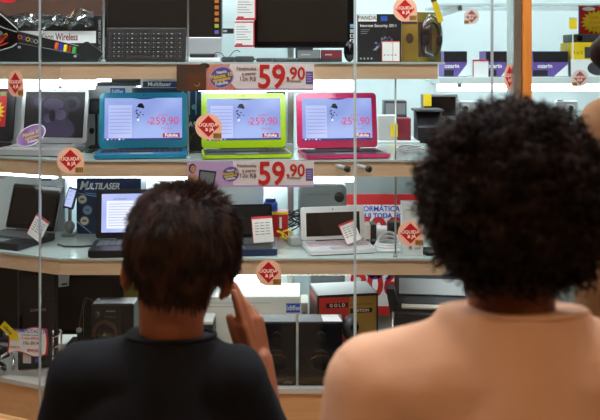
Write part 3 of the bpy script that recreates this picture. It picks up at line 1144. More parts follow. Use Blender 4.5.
# headset blister pack with the yellow strip
yy = 2.53
xa, xb = X(420.5, yy), X(437.5, yy)
xb = X(438, yy)
w = X(446, yy) - xa
xc = (xa + X(446, yy)) / 2 - 0.02
t = thing('headset_pack', 'clear blister pack holding a dark headset, with a yellow strip on top', 'headset pack', (xc + 0.013, yy, S1), 0.25)
hh = Z(12, yy) - S1
b = MB()
b.prism([(-w / 2, 0), (w / 2, 0), (w / 2, hh * 0.86), (w / 4, hh), (-w / 2, hh)], 0.012, 0.016, 'olive')
b.prism([(-w / 2 + 0.002, hh * 0.1), (w / 2 - 0.03, hh * 0.1), (w / 2 - 0.03, hh * 0.8), (-w / 2 + 0.002, hh * 0.8)], 0.0112, 0.0118, 'brown_card')
b.build('backing_card', t)
b = MB()
n = 22
b.tube([(0.005 + 0.022 * math.cos(math.pi * k / n), 0.0, 0.075 + 0.045 * math.sin(math.pi * k / n)) for k in range(n + 1)], 0.0045, 'black', seg=8)
for sx in (-1, 1):
    b.ellipsoid((0.005 + sx * 0.022, 0.0, 0.066), (0.011, 0.009, 0.018), 'dark_grey')
b.tube([(-0.017, -0.002, 0.058), (-0.02, -0.006, 0.03), (0.002, -0.006, 0.022)], 0.002, 'silver', seg=6)
b.build('headset', t)
b = MB()
b.disc(0.028, 0.07, 0.011, 0.024, 0.0095, 0.0111, 'box_red')
b.build('red_print', t)
b = MB()
b.ellipsoid((0.003, 0.002, hh * 0.5), (w * 0.46, 0.02, hh * 0.46), 'blister', u=24, v=14)
b.build('blister_cover', t)
b = MB()
b.box(-0.009, 0.009, -0.021, -0.0195, -0.035, 0.042, 'yellow', T=TR(0.012, 0, hh + 0.002) @ R('Y', -20))
b.box(-0.009, 0.009, -0.0214, -0.021, 0.03, 0.042, 'dark_grey', T=TR(0.012, 0, hh + 0.002) @ R('Y', -20))
b.build('yellow_strip', t)

# ================================================================ LAPTOPS
def rrect(x0, x1, z0, z1, r, n=5):
    pts = []
    for cx, cz, a0 in [(x1 - r, z1 - r, 0), (x0 + r, z1 - r, 90), (x0 + r, z0 + r, 180), (x1 - r, z0 + r, 270)]:
        for k in range(n + 1):
            a = math.radians(a0 + 90 * k / n)
            pts.append((cx + r * math.cos(a), cz + r * math.sin(a)))
    return pts


def laptop(label, x, y, z, rz, W, D, th, lidH, tilt, c_lid, c_deck, c_key, bez, screen, bezel_mat=None, r=0.012, group=None, rows=5, c_base=None):
    """x, y: centre of the hinge line; bez: side, top, bottom bezel widths"""
    a = math.radians(rz)
    t = thing('laptop', label, 'laptop', (x + math.sin(a) * D / 2, y - math.cos(a) * D / 2, z), a, group)
    b = MB()
    b.slab(rrect(-W / 2, W / 2, -D / 2, D / 2, r), 0.003, th, c_base or c_lid)
    b.slab(rrect(-W / 2 + 0.004, W / 2 - 0.004, -D / 2 + 0.004, D / 2 - 0.004, r), 0.0, 0.003, 'black')
    b.slab(rrect(-W / 2 + 0.005, W / 2 - 0.005, -D / 2 + 0.005, D / 2 - 0.016, r * 0.7), th, th + 0.0006, c_deck)
    b.build('base', t)
    b = MB()
    kw, kd = W * 0.9, D * 0.46
    cols = 14
    for q in range(rows):
        for c in range(cols):
            x0 = -kw / 2 + c * kw / cols
            y0 = D / 2 - 0.022 - kd + q * kd / rows
            if q == 0 and 4 <= c <= 8:
                continue
            b.box(x0 + 0.001, x0 + kw / cols - 0.001, y0 + 0.001, y0 + kd / rows - 0.001, th + 0.0008, th + 0.0028, c_key)
    q = D / 2 - 0.022 - kd
    b.box(-kw / 2 + 4 * kw / cols + 0.001, -kw / 2 + 9 * kw / cols - 0.001, q + 0.001, q + kd / rows - 0.001, th + 0.0008, th + 0.0028, c_key)
    b.build('keys', t)
    b = MB()
    b.box(-0.034, 0.034, -D / 2 + 0.012, -D / 2 + 0.046, th + 0.0008, th + 0.0014, 'mid_grey' if c_deck in ('black', 'black_gloss', 'dark_grey') else 'light_grey')
    b.build('touchpad', t)
    T = TR(0, D / 2 - 0.008, th + 0.002) @ R('X', -tilt)
    b = MB()
    b.prism(rrect(-W / 2, W / 2, 0.002, lidH, r), 0.0, 0.009, c_lid, T)
    if bezel_mat:
        b.prism(rrect(-W / 2 + 0.003, W / 2 - 0.003, 0.005, lidH - 0.003, r * 0.8), -0.0006, -0.0001, bezel_mat, T)
    b.box(-W * 0.28, W * 0.28, 0.001, 0.008, -0.002, 0.004, 'dark_grey', T=T)
    lid = b.build('lid', t)
    b = MB()
    s, tp, bt = bez
    sw, z0, z1 = W - 2 * s, bt, lidH - tp
    screen(b, T @ TR(0, 0, 0), -sw / 2, sw / 2, z0, z1)
    b.build('screen', t)
    b = MB()
    b.disc(0, lidH - tp / 2, 0.0022, 0.0022, -0.0012, -0.0001, 'black', T=T, n=12)
    b.build('webcam', t)
    return t


def shop_screen(extra_logo=True):
    def f(b, T, x0, x1, z0, z1):
        w, h = x1 - x0, z1 - z0
        b.box(x0, x1, -0.0009, -0.0002, z0, z1, 'scr_blue', T=T)
        b.box(x0, x1, -0.0012, -0.0009, z0, z0 + h * 0.045, 'scr_bar', T=T)
        for k in range(5):
            b.box(x0 + w * (0.03 + 0.05 * k), x0 + w * (0.055 + 0.05 * k), -0.0014, -0.0012, z0 + h * 0.008, z0 + h * 0.038, ['scr_white', 'scr_line', 'scr_red', 'scr_white', 'scr_line'][k], T=T)
        b.box(x0 + w * 0.05, x0 + w * 0.35, -0.0012, -0.0009, z0 + h * 0.06, z0 + h * 0.83, 'scr_doc', T=T)
        for k in range(8):
            b.box(x0 + w * 0.065, x0 + w * 0.335, -0.0014, -0.0012, z0 + h * (0.16 + 0.082 * k), z0 + h * (0.178 + 0.082 * k), 'scr_line', T=T)
        b.box(x0 + w * 0.13, x0 + w * 0.24, -0.0014, -0.0012, z0 + h * 0.87, z0 + h * 0.885, 'scr_line', T=T)
        # black hat-like blot with small strokes under it
        cx, cz = x0 + w * 0.46, z0 + h * 0.82
        b.disc(cx, cz, w * 0.038, h * 0.055, -0.0014, -0.0009, 'scr_black', T=T, n=14, a=0.3)
        b.disc(cx + w * 0.03, cz - h * 0.035, w * 0.02, h * 0.04, -0.0014, -0.0009, 'scr_black', T=T, n=10)
        b.disc(cx - w * 0.025, cz - h * 0.03, w * 0.035, h * 0.012, -0.0014, -0.0009, 'scr_black', T=T, n=10)
        for (u, v, rx, rz_, a) in [(-0.05, -0.12, 0.022, 0.012, 0.6), (-0.045, -0.19, 0.02, 0.014, -0.7), (-0.02, -0.23, 0.018, 0.012, 0.5), (0.0, -0.16, 0.012, 0.012, 0.2), (-0.04, -0.28, 0.008, 0.02, 0.1), (0.035, -0.22, 0.014, 0.008, -0.4)]:
            b.disc(cx + w * u, cz + h * v, w * rx, h * rz_ * 1.3, -0.0014, -0.0009, 'scr_black', T=T, n=8, a=a)
        b.disc(cx - w * 0.03, cz - h * 0.34, w * 0.014, h * 0.03, -0.0014, -0.0009, 'scr_white', T=T, n=8)
        b.text('259,90', h * 0.25, x0 + w * 0.77, z0 + h * 0.44, -0.0014, 'scr_red', T=T, thick=0.0002, bold=0.003)
        b.text('R$', h * 0.1, x0 + w * 0.58, z0 + h * 0.41, -0.0014, 'scr_red', T=T, thick=0.0002)
        b.text('a partir', h * 0.075, x0 + w * 0.76, z0 + h * 0.60, -0.0014, 'scr_red', T=T, thick=0.0002)
        b.text('10x sem', h * 0.075, x0 + w * 0.80, z0 + h * 0.27, -0.0014, 'scr_red', T=T, thick=0.0002)
        b.box(x0 + w * 0.75, x0 + w * 0.97, -0.0014, -0.0009, z0 + h * 0.06, z0 + h * 0.155, 'scr_logo', T=T)
        b.text('Fulioka', h * 0.105, x0 + w * 0.86, z0 + h * 0.108, -0.0016, 'scr_white', T=T, thick=0.0002, bold=0.02)
        # dark sagging edge of the wallpaper at the top
        n = 12
        b.prism([(x0 + w * (0.36 + 0.3 * k / n), z1 - h * 0.035 * math.sin(math.pi * k / n)) for k in range(n + 1)] + [(x0 + w * 0.36, z1 + 0.0003)][:0], -0.0013, -0.0009, 'scr_bar', T=T)
    return f


def dark_screen(b, T, x0, x1, z0, z1):
    b.box(x0, x1, -0.0012, -0.0002, z0, z1, 'screen_off', T=T)


def animal_screen(b, T, x0, x1, z0, z1):
    w, h = x1 - x0, z1 - z0
    b.box(x0, x1, -0.0009, -0.0002, z0, z1, 'scr_animal_dark', T=T)
    cx = x0 + w * 0.5
    k = 0.0
    for (u, v, rx, rz_, m) in [(0.0, 0.18, 0.36, 0.30, 'scr_animal'), (-0.26, 0.78, 0.16, 0.17, 'scr_animal'), (0.28, 0.74, 0.15, 0.17, 'scr_animal'),
                               (-0.26, 0.78, 0.10, 0.10, 'scr_animal_lit'), (0.28, 0.74, 0.09, 0.10, 'scr_animal_dark'),
                               (0.0, 0.6, 0.25, 0.33, 'scr_animal'), (-0.02, 0.72, 0.17, 0.14, 'scr_animal_lit'), (0.1, 0.5, 0.1, 0.12, 'scr_animal_lit'), (-0.1, 0.42, 0.08, 0.1, 'scr_animal_lit'),
                               (-0.03, 0.48, 0.055, 0.13, 'scr_animal_dark'), (-0.13, 0.62, 0.018, 0.02, 'scr_black'), (0.1, 0.62, 0.018, 0.02, 'scr_black')]:
        k += 0.00005
        n = 26
        pts = []
        for q in range(n):
            a = 2 * math.pi * q / n
            px, pz = cx + w * (u + rx * math.cos(a)), z0 + h * (v + rz_ * math.sin(a))
            pts.append((min(max(px, x0), x1), min(max(pz, z0), z1)))
        b.prism(pts, -0.0010 - k, -0.0009, m, T=T)


def star_screen(b, T, x0, x1, z0, z1):
    w, h = x1 - x0, z1 - z0
    b.box(x0, x1, -0.0009, -0.0002, z0, z1, 'scr_black', T=T)
    b.box(x0, x1 - w * 0.08, -0.0012, -0.0009, z0 + h * 0.2, z0 + h * 0.95, 'red', T=T)
    b.box(x1 - w * 0.3, x1 - w * 0.1, -0.0013, -0.0012, z0 + h * 0.86, z0 + h * 0.92, 'key_green', T=T)
    b.prism([(x1 - w * 0.33 + p[0], z0 + h * 0.52 + p[1]) for p in star(16, w * 0.24, w * 0.16)], -0.0016, -0.0013, 'yellow', T=T)


def doc_screen(b, T, x0, x1, z0, z1):
    w, h = x1 - x0, z1 - z0
    b.box(x0, x1, -0.0009, -0.0002, z0, z1, 'scr_lav', T=T)
    b.box(x0 + w * 0.06, x0 + w * 0.42, -0.0012, -0.0009, z0 + h * 0.1, z0 + h * 0.82, 'scr_white', T=T)
    for k in range(9):
        b.box(x0 + w * 0.08, x0 + w * 0.40, -0.0014, -0.0012, z0 + h * (0.17 + 0.07 * k), z0 + h * (0.182 + 0.07 * k), 'scr_line', T=T)
    b.box(x0 + w * 0.14, x0 + w * 0.3, -0.0014, -0.0012, z0 + h * 0.86, z0 + h * 0.87, 'scr_bar', T=T)


G2 = 'open laptops on the middle shelf'
G3 = 'open laptops on the lower shelf'
nb_bez = (0.0165, 0.017, 0.026)
laptop('open blue netbook showing a red price on its lilac screen, on the middle shelf', X(143.5, 2.63), 2.63, S2, 8, 0.274, 0.17, 0.013, 0.176, 8,
       'nb_blue', 'nb_blue_deck', 'key_black', nb_bez, shop_screen(), group=G2)
laptop('open lime green netbook showing a red price on its lilac screen, on the middle shelf', X(244, 2.63), 2.63, S2, 8, 0.266, 0.17, 0.013, 0.174, 8,
       'nb_green', 'black', 'key_black', nb_bez, shop_screen(), group=G2)
laptop('open pink netbook showing a red price on its lilac screen, on the middle shelf', X(337.5, 2.63), 2.63, S2, 9, 0.257, 0.17, 0.013, 0.175, 8,
       'nb_pink', 'black', 'key_black', nb_bez, shop_screen(), group=G2)
kt = laptop('open silver laptop with a dark animal picture on its screen and an oval sticker', X(53.5, 2.72), 2.72, S2, -10, 0.232, 0.19, 0.019, 0.182, 8,
            'silver', 'silver', 'light_grey', (0.012, 0.013, 0.02), animal_screen, group=G2)
b = MB()
T = TR(-0.022, -0.012, 0.056) @ R('Z', 4) @ R('X', -12)
b.disc(0, 0, 0.05, 0.031, -0.0012, 0.0, 'paper', T=T, a=0.5)
b.disc(0, 0, 0.047, 0.028, -0.0016, -0.0012, 'egg_purple', T=T, a=0.5)
b.text('Páscoa 10', 0.014, 0.0, 0.006, -0.002, 'yellow', a=0.3, T=T, bold=0.02)
b.text('vantagem', 0.012, 0.004, -0.006, -0.002, 'yellow', a=0.3, T=T, bold=0.02)
b.text('Fulioka', 0.012, 0.008, -0.017, -0.002, 'paper', a=0.3, T=T, bold=0.02)
b.tube([(0, 0.003, -0.025), (0, 0.01, -0.04)], 0.0015, 'light_grey', seg=5, T=T)
b.build('oval_sticker', kt)
laptop('open black laptop with a red and yellow starburst on its screen', X(-17, 2.765), 2.765, S2, -6, 0.208, 0.17, 0.02, 0.19, 8,
       'black', 'black', 'key_black', (0.012, 0.014, 0.02), star_screen, group=G2)

laptop('open glossy black laptop with a price tag, at the bend of the lower shelf', X(31, 2.735), 2.735, S3, -24, 0.207, 0.175, 0.021, 0.150, 16,
       'mid_grey', 'black', 'key_grey', (0.013, 0.014, 0.02), dark_screen, bezel_mat='black_gloss', r=0.008, group=G3, c_base='black')
laptop('open black laptop with a pale lilac page on its screen', X(143, 2.62), 2.62, S3, 5, 0.29, 0.165, 0.021, 0.152, 6,
       'black', 'black', 'key_grey', (0.017, 0.013, 0.02), doc_screen, r=0.01, group=G3)
laptop('open black laptop with blue rim and tilted dark screen, beside the boy\'s head', X(232, 2.63), 2.63, S3, 6, 0.262, 0.168, 0.02, 0.130, 47,
       'black_gloss', 'black', 'key_grey', (0.008, 0.009, 0.012), dark_screen, r=0.006, group=G3, c_base='deep_blue')
laptop('open white laptop with a dark screen and white keyboard, on the lower shelf', X(333, 2.63), 2.63, S3, 11, 0.205, 0.145, 0.014, 0.104, 8,
       'white_plastic', 'white_plastic', 'key_rose', (0.016, 0.018, 0.013), dark_screen, r=0.01, group=G3)


def price_tag(label, x, y, z, w, h, rz, lean, twist, red_top=True):
    t = thing('price_tag', label, 'price tag', (x, y, z), math.radians(rz), 'price tags standing on the laptops')
    T = R('X', -lean) @ R('Y', twist)
    b = MB()
    b.box(-w / 2, w / 2, 0, 0.0008, 0, h, 'paper', T=T)
    b.box(-w / 2, w / 2, -0.0006, -0.0001, h * 0.91, h, 'red', T=T)
    b.box(-w / 2, -w / 2 + 0.002, -0.0006, -0.0001, 0, h * 0.9, 'red', T=T)
    b.build('card', t)
    b = MB()
    for k in range(5):
        for q in range(3):
            b.box(-w * 0.36 + q * w * 0.26, -w * 0.16 + q * w * 0.26 - 0.001 * (k % 2), -0.0006, -0.0001, h * (0.3 + 0.11 * k), h * (0.3 + 0.11 * k) + 0.0018, 'ink', T=T)
    b.build('print', t)
    return t


price_tag('white price tag with red top leaning on the glossy black laptop', X(33, 2.60), 2.60, S3 + 0.027, 0.06, 0.07, -24, 12, 24)
price_tag('white price tag with red top leaning on the tilted dark screen beside the boy\'s head', X(263.5, 2.54), 2.54, S3 + 0.0265, 0.064, 0.08, 6, 25, -3)
price_tag('white price tag with red top leaning crookedly on the white laptop', X(354, 2.53), 2.53, S3 + 0.030, 0.05, 0.064, 5, 22, -20)


# ================================================================ BOXES AND BITS BEHIND THE NETBOOKS
def brand_label(t, x, z, d, w=0.05, h=0.022, s='Edifier', m='label_blue'):
    b = MB()
    b.box(x - w / 2, x + w / 2, -d / 2 - 0.001, -d / 2 - 0.0002, z - h / 2, z + h / 2, m)
    b.text(s, h * 0.72, x, z, -d / 2 - 0.0013, 'paper', bold=0.02)
    b.build('brand_label', t)


y = 2.8
h = Z(86, y) - S2
t = carton('speaker_carton', 'white speaker carton with a blue label behind the blue netbook', X(72, y), X(132, y), y, S2, h, 0.12, 'white_card')
brand_label(t, 0.083 - 0.02 - 0.01, h - 0.018, 0.12)
b = MB()
b.disc(-0.034, 0.055, 0.0085, 0.0105, -0.0612, -0.0602, 'dark_grey')
b.disc(-0.034, 0.055, 0.005, 0.006, -0.0616, -0.0612, 'black')
b.build('printed_knob', t)
y2 = 2.82
b = MB()
b.box(-0.075, 0.075, -0.04, 0.04, 0, 0.012, 'dark_grey', bev=0.002)
tag(b.build('slim_drive', loc=(X(118, y2), y2 + 0.05, S2 + h + 0.0002)), 'slim dark drive lying on the white speaker carton', 'disc drive', 'dark units on the white carton')
b = MB()
b.box(-0.055, 0.055, -0.03, 0.03, 0, 0.014, 'black', bev=0.002)
tag(b.build('slim_drive', loc=(X(126, y2), y2 + 0.05, S2 + h + 0.0124)), 'smaller black drive lying on top of the slim dark one', 'disc drive', 'dark units on the white carton')
t = carton('small_orange_box', 'small orange and red box peeping over the silver laptop screen', X(48, y), X(71, y), y, S2, Z(86.5, y) - S2, 0.1, 'orange',
           lambda t, w, d, h: MB().box(-w / 2 + 0.004, w / 2 - 0.02, -d / 2 - 0.001, -d / 2 - 0.0002, h - 0.014, h - 0.004, 'maroon').build('print', t))
t = carton('speaker_carton', 'white speaker carton with a blue label behind the silver laptop', X(-2, y), X(47, y), y + 0.01, S2, Z(85, y) - S2, 0.1, 'white_card')
brand_label(t, 0.018, Z(85, y) - S2 - 0.016, 0.1)
b = None
# dark blue printed boxes
y = 2.8
h = Z(88, y) - S2
t = carton('blue_printed_box', 'tall dark blue printed box between the blue and green netbooks', X(134, y), X(201, y), y, S2, h, 0.11, 'deep_blue')
b = MB()
b.text('MULTILASER', 0.026, 0.055, h * 0.38, -0.0556, 'paper', bold=0.02, sx=1.0)
for k in range(3):
    b.box(0.02 + 0.022 * k, 0.024 + 0.022 * k, -0.0556, -0.0551, h * 0.55, h * 0.98, 'pale_blue', T=TR(0.03, 0, 0) @ R('Y', 0))
b.disc(0.09, h * 0.68, 0.009, 0.009, -0.0556, -0.0551, 'pale_blue')
b.disc(0.09, h * 0.2, 0.009, 0.009, -0.0556, -0.0551, 'pale_blue')
b.build('box_print', t)
t = carton('flat_grey_box', 'flat grey lettered box lying on the tall dark blue box', X(140, 2.78), X(178, 2.78), 2.79, S2 + h + 0.0003, 0.034, 0.1, 'silver')
b = MB()
b.box(-0.055, 0.058, -0.0512, -0.0502, 0.003, 0.022, 'deep_blue')
b.text('Multilaser', 0.02, 0.0, 0.0125, -0.0515, 'paper', bold=0.015)
b.box(-0.05, 0.055, -0.0512, -0.0502, 0.024, 0.031, 'light_grey')
b.build('box_print', t)
t = carton('blue_printed_box', 'dark blue printed box behind the upper corner of the lime green netbook', X(266, y), X(285, y), y, S2, Z(90, y) - S2, 0.1, 'deep_blue',
           lambda t, w, d, h: MB().box(-w / 2 + 0.006, w / 2 - 0.006, -d / 2 - 0.001, -d / 2 - 0.0002, h * 0.72, h * 0.8, 'pale_blue').build('box_print', t))
# small black speaker beside the blue netbook, power brick between blue and green
yy = 2.765
t = thing('small_speaker', 'small black speaker on a slim stand, left of the blue netbook', 'speaker', (X(95.5, yy), yy, S2))
b = MB()
b.box(-0.022, 0.022, -0.02, 0.025, 0.115, 0.165, 'black', bev=0.005)
b.build('casing', t)
b = MB()
b.disc(0, 0.14, 0.016, 0.018, -0.0212, -0.0202, 'dark_grey')
b.build('cone', t)
b = MB()
b.tube([(0, 0.01, 0.008), (0, 0.01, 0.116)], 0.004, 'black')
b.box(-0.02, 0.02, -0.015, 0.028, 0, 0.009, 'black', bev=0.003)
b.build('stand', t)
b = MB()
for a in (0,):
    pts = [(0.012 * math.cos(k * 0.7) + k * 0.001, 0.008 * math.sin(k * 0.7), 0.004 + 0.0005 * k) for k in range(24)]
    b.tube(pts, 0.0022, 'black', seg=6)
tag(b.build('cable_coil', loc=(X(88, 2.60), 2.60, S2)), 'small black cable coil between the silver laptop and the blue netbook', 'cable')
yy = 2.69
t = thing('power_brick', 'black power brick standing with its cable between the blue and green netbooks', 'adapter', (X(196, yy), yy, S2))
b = MB()
b.box(-0.02, 0.024, -0.018, 0.018, 0, 0.08, 'black', bev=0.006)
b.build('casing', t)
b = MB()
b.tube([(0.0, -0.019, 0.06), (-0.012, -0.03, 0.05), (-0.022, -0.04, 0.02), (-0.016, -0.06, 0.004), (0.02, -0.07, 0.0035), (0.03, -0.05, 0.0035)], 0.0028, 'dark_grey', seg=8)
b.build('cord', t)


# ================================================================ PRICE BANNERS AND STICKERS
def banner(label, x0, x1, z0, z1, y, m_bg, photo):
    w, h = x1 - x0, z1 - z0
    t = thing('price_banner_sign', label, 'price banner', ((x0 + x1) / 2, y, z0), 0, 'price banners on the shelf fronts')
    k = h / 0.076
    b = MB()
    b.box(-w / 2, w / 2, -0.0015, 0.0, 0, h, 'pink_paper')
    b.box(-w / 2, -w / 2 + w * (0.12 if not photo else 0.36), -0.002, -0.0015, 0, h, m_bg)
    if not photo:
        b.prism([(-w * 0.38, 0), (-w * 0.10, 0), (-w * 0.20, h * 0.5), (-w * 0.16, h), (-w * 0.38, h)], -0.002, -0.0015, 'orange_paper')
    b.box(-w / 2 + w * 0.36, w / 2, -0.002, -0.0015, 0, h * 0.08, 'lilac')
    b.build('sheet', t)
    b = MB()
    if photo:      # woman holding a laptop
        b.disc(-w * 0.46, h * 0.72, 0.011 * k, 0.014 * k, -0.0026, -0.002, 'hair_photo')
        b.disc(-w * 0.455, h * 0.70, 0.008 * k, 0.0105 * k, -0.003, -0.0026, 'skin_photo')
        b.prism([(-w * 0.5 + 0.001, 0.001), (-w * 0.41, 0.001), (-w * 0.42, h * 0.42), (-w * 0.45, h * 0.55), (-w * 0.5 + 0.001, h * 0.45)], -0.0026, -0.002, 'skin_photo')
        b.prism([(-w * 0.42, h * 0.08), (-w * 0.29, h * 0.02), (-w * 0.27, h * 0.6), (-w * 0.405, h * 0.68)], -0.0032, -0.002, 'black')
        b.prism([(-w * 0.41, h * 0.14), (-w * 0.30, h * 0.09), (-w * 0.282, h * 0.54), (-w * 0.395, h * 0.61)], -0.0036, -0.0032, 'mid_grey')
    else:
        b.disc(-w * 0.37, h * 0.85, 0.014 * k, 0.012 * k, -0.0026, -0.002, 'skin_photo')
        b.disc(-w * 0.365, h * 0.93, 0.015 * k, 0.008 * k, -0.0028, -0.002, 'hair_photo')
    b.build('photo_print', t)
    b = MB()
    ex = -w * 0.16 if photo else -w * 0.23
    rr = 0.75 if photo else 1.0
    b.disc(ex, h * 0.5, 0.036 * k * rr, 0.031 * k * rr, -0.0026, -0.002, 'lilac', a=0.4)
    b.disc(ex, h * 0.5, 0.033 * k * rr, 0.028 * k * rr, -0.003, -0.0026, 'purple', a=0.4)
    for s, dz, m, sz in [('Nesta', 0.015, 'paper', 0.012), ('Páscoa 10', 0.004, 'yellow', 0.016), ('vantagens', -0.006, 'yellow', 0.013), ('Fulioka', -0.017, 'paper', 0.013)]:
        b.text(s, sz * k * rr, ex, h * 0.5 + dz * k * rr, -0.0034, m, a=0.18, bold=0.03, thick=0.0003)
    b.build('egg_badge', t)
    b = MB()
    for i, s in enumerate(['Netbooks', 'a partir', '12x R$']):
        b.text(s, (0.014 if i < 2 else 0.017) * k, 0.045 * w, h * (0.82 - 0.19 * i), -0.0026, 'brown_ink', align='RIGHT', bold=0.005)
    b.text('59', 0.094 * k, w * 0.165, h * 0.48, -0.0028, 'big_red', bold=0.022, sx=0.86)
    b.text(',90', 0.05 * k, w * 0.355, h * 0.62, -0.0028, 'big_red', bold=0.02, sx=0.9)
    b.text('mensais', 0.012 * k, w * 0.345, h * 0.36, -0.0028, 'brown_ink')
    b.build('lettering', t)
    b = MB()
    b.box(w * 0.435, w * 0.492, -0.0026, -0.002, h * 0.24, h * 0.72, 'purple')
    for q in range(4):
        b.box(w * 0.442, w * 0.485 - 0.002 * (q % 2), -0.003, -0.0026, h * (0.33 + 0.09 * q), h * (0.365 + 0.09 * q), 'lilac')
    b.build('small_print_block', t)
    return t


yb = FR - 0.012
banner('59,90 price banner on the topmost shelf front, above the lime green netbook', X(187.5, yb), X(314, yb), Z(90.5, yb), Z(64, yb), yb, 'orange_paper', False)
banner('59,90 price banner on the middle shelf front, showing a woman with a laptop', X(187.5, yb), X(314, yb), Z(187, yb), Z(161, yb), yb, 'lilac', True)
# brown card holder in front of the upper banner
yy = FR - 0.02
t = thing('card_holder_sign', 'brown card with a darker inner panel on the topmost shelf front', 'card', (X(191, yy), yy, Z(91, yy)))
b = MB()
b.box(-0.042, 0.0435, 0, 0.002, 0, 0.077, 'brown_card')
b.build('card', t)
b = MB()
b.box(-0.01, 0.0425, -0.0012, -0.0002, 0.005, 0.052, 'brown_ink')
b.disc(0.018, 0.02, 0.008, 0.007, -0.0018, -0.0012, 'gold', a=0)
b.disc(0.017, 0.022, 0.006, 0.005, -0.0022, -0.0018, 'brown_card', a=0)
b.build('inner_panel', t)


def sticker(label, px, py, rx, rz, y=None, back=False, mirror=False, T=None):
    """peach drop-shaped sticker with a red diamond on the glass"""
    if y is None:
        y = GY - 0.0045
    loc = (X(px, y), y, Z(py, y))
    t = thing('window_sticker', label, 'sticker', loc, 0, 'red diamond clearance stickers')
    s = y / F
    rx, rz = rx * s, rz * s
    q = T if T is not None else Matrix.Identity(4)
    pts = []
    n = 30
    for k in range(n + 1):
        a = -0.0 + 2 * math.pi * 0.75 * k / n
        pts.append((rx * math.cos(a), rz * math.sin(a)))
    pts.append((rx, -rz))
    if mirror:
        pts = [(-p[0], p[1]) for p in pts]
    mf = -1 if mirror else 1
    b = MB()
    b.prism(pts, -0.0008, 0, 'sticker_pale' if mirror else 'peach', q)
    b.build('backing', t)
    b = MB()
    b.prism([(-0.8 * rx, 0.02 * rz), (0, 0.84 * rz), (0.8 * rx, 0.02 * rz), (0, -0.8 * rz)], -0.0012, -0.0008, 'sticker_dull' if mirror else 'sticker_red', q)
    b.build('diamond', t)
    b = MB()
    b.text('LIQUIDA', rz * 0.36, -0.02 * rx, 0.12 * rz, -0.0014, 'cream_ink', bold=0.02, sx=0.98 * rx / rz, T=q, thick=0.0003, mirror=mirror)
    b.text('& JÁ', rz * 0.36, 0.08 * rx * mf, -0.24 * rz, -0.0014, 'cream_ink', bold=0.03, sx=rx / rz, T=q, thick=0.0003, mirror=mirror)
    b.box(*sorted((0.38 * rx * mf, 0.96 * rx * mf)), -0.0012, -0.0008, -0.92 * rz, -0.5 * rz, 'gold', T=q)
    b.text('2011', rz * 0.34, 0.67 * rx * mf, -0.71 * rz, -0.0014, 'brown_ink', bold=0.02, sx=rx / rz, T=q, thick=0.0003, mirror=mirror)
    b.build('lettering', t)
    return t


Tb = R('Z', 180 - math.degrees(ang) - 180)
sticker('clearance sticker with red diamond on the angled glass pane, over the starburst screen', 15.5, 83.5, 10.5, 13, y=GY + 0.031, T=Tb)
sticker('clearance sticker with red diamond on the glass, under the silver laptop', 70.5, 160.5, 13.4, 13.2)
sticker('clearance sticker with red diamond on the glass, at the lime green netbook screen', 208.5, 126.5, 13.4, 13)
sticker('clearance sticker with red diamond on the glass, above the red and gold box', 268.5, 272.5, 12.8, 13)
sticker('clearance sticker with red diamond on the glass, above the gold box on the topmost shelf', 405, 9.5, 12, 12)
sticker('clearance sticker with red diamond on the glass, over the small white carton', 410.5, 233.5, 13, 12.5)
sticker('small pale sticker with dull red diamond above the purple cartons', 471.5, 16.5, 7.6, 7.8, mirror=True)
sticker('tall narrow clearance sticker with red diamond beside the steel post', 509.5, 77, 5.3, 13)
sticker('small pale sticker with dull red diamond on the door glass, under the yellow box', 580, 78, 8.2, 8.4, mirror=True)

# ================================================================ LOWER SHELF: BOXES BEHIND THE LAPTOPS
y = 2.83
h = Z(172, y) - S3
x0, x1 = X(-14, y), X(65, y)
t = carton('speaker_carton', 'large white carton with a blue label behind the glossy black laptop', x0, x1, y, S3, h, 0.09, 'white_card')
brand_label(t, X(45, y) - (x0 + x1) / 2, h - 0.019, 0.09, 0.044, 0.021)
b = MB()
b.disc(X(2, y) - (x0 + x1) / 2, h - 0.016, 0.013, 0.008, -0.0462, -0.0452, 'light_grey')
b.box(-0.03, 0.1, -0.0462, -0.0452, h - 0.07, h - 0.062, 'silver')
b.build('box_print', t)
yy = 2.76
t = thing('photo_frame', 'small tilted grey screen with a white page beside the dark blue printed box', 'photo frame', (X(69, yy), yy, S3))
b = MB()
T = TR(-0.004, 0, 0.09) @ R('Y', 14) @ R('X', -10)
b.box(-0.017, 0.017, 0, 0.01, 0.0, 0.07, 'dark_grey', bev=0.003, T=T)
b.build('frame', t)
b = MB()
b.box(-0.014, 0.010, -0.0012, -0.0002, 0.006, 0.064, 'scr_doc', T=T)
for k in range(4):
    b.box(-0.011, 0.0, -0.0016, -0.0012, 0.016 + 0.013 * k, 0.018 + 0.013 * k, 'scr_line', T=T)
b.build('screen', t)
b = MB()
b.tube([(0, 0.012, 0.008), (0, 0.012, 0.1)], 0.006, 'mid_grey')
b.box(-0.022, 0.022, -0.02, 0.03, 0, 0.01, 'mid_grey', bev=0.003)
b.ellipsoid((0.002, 0.0, 0.03), (0.017, 0.018, 0.02), 'mid_grey')
b.build('stand', t)

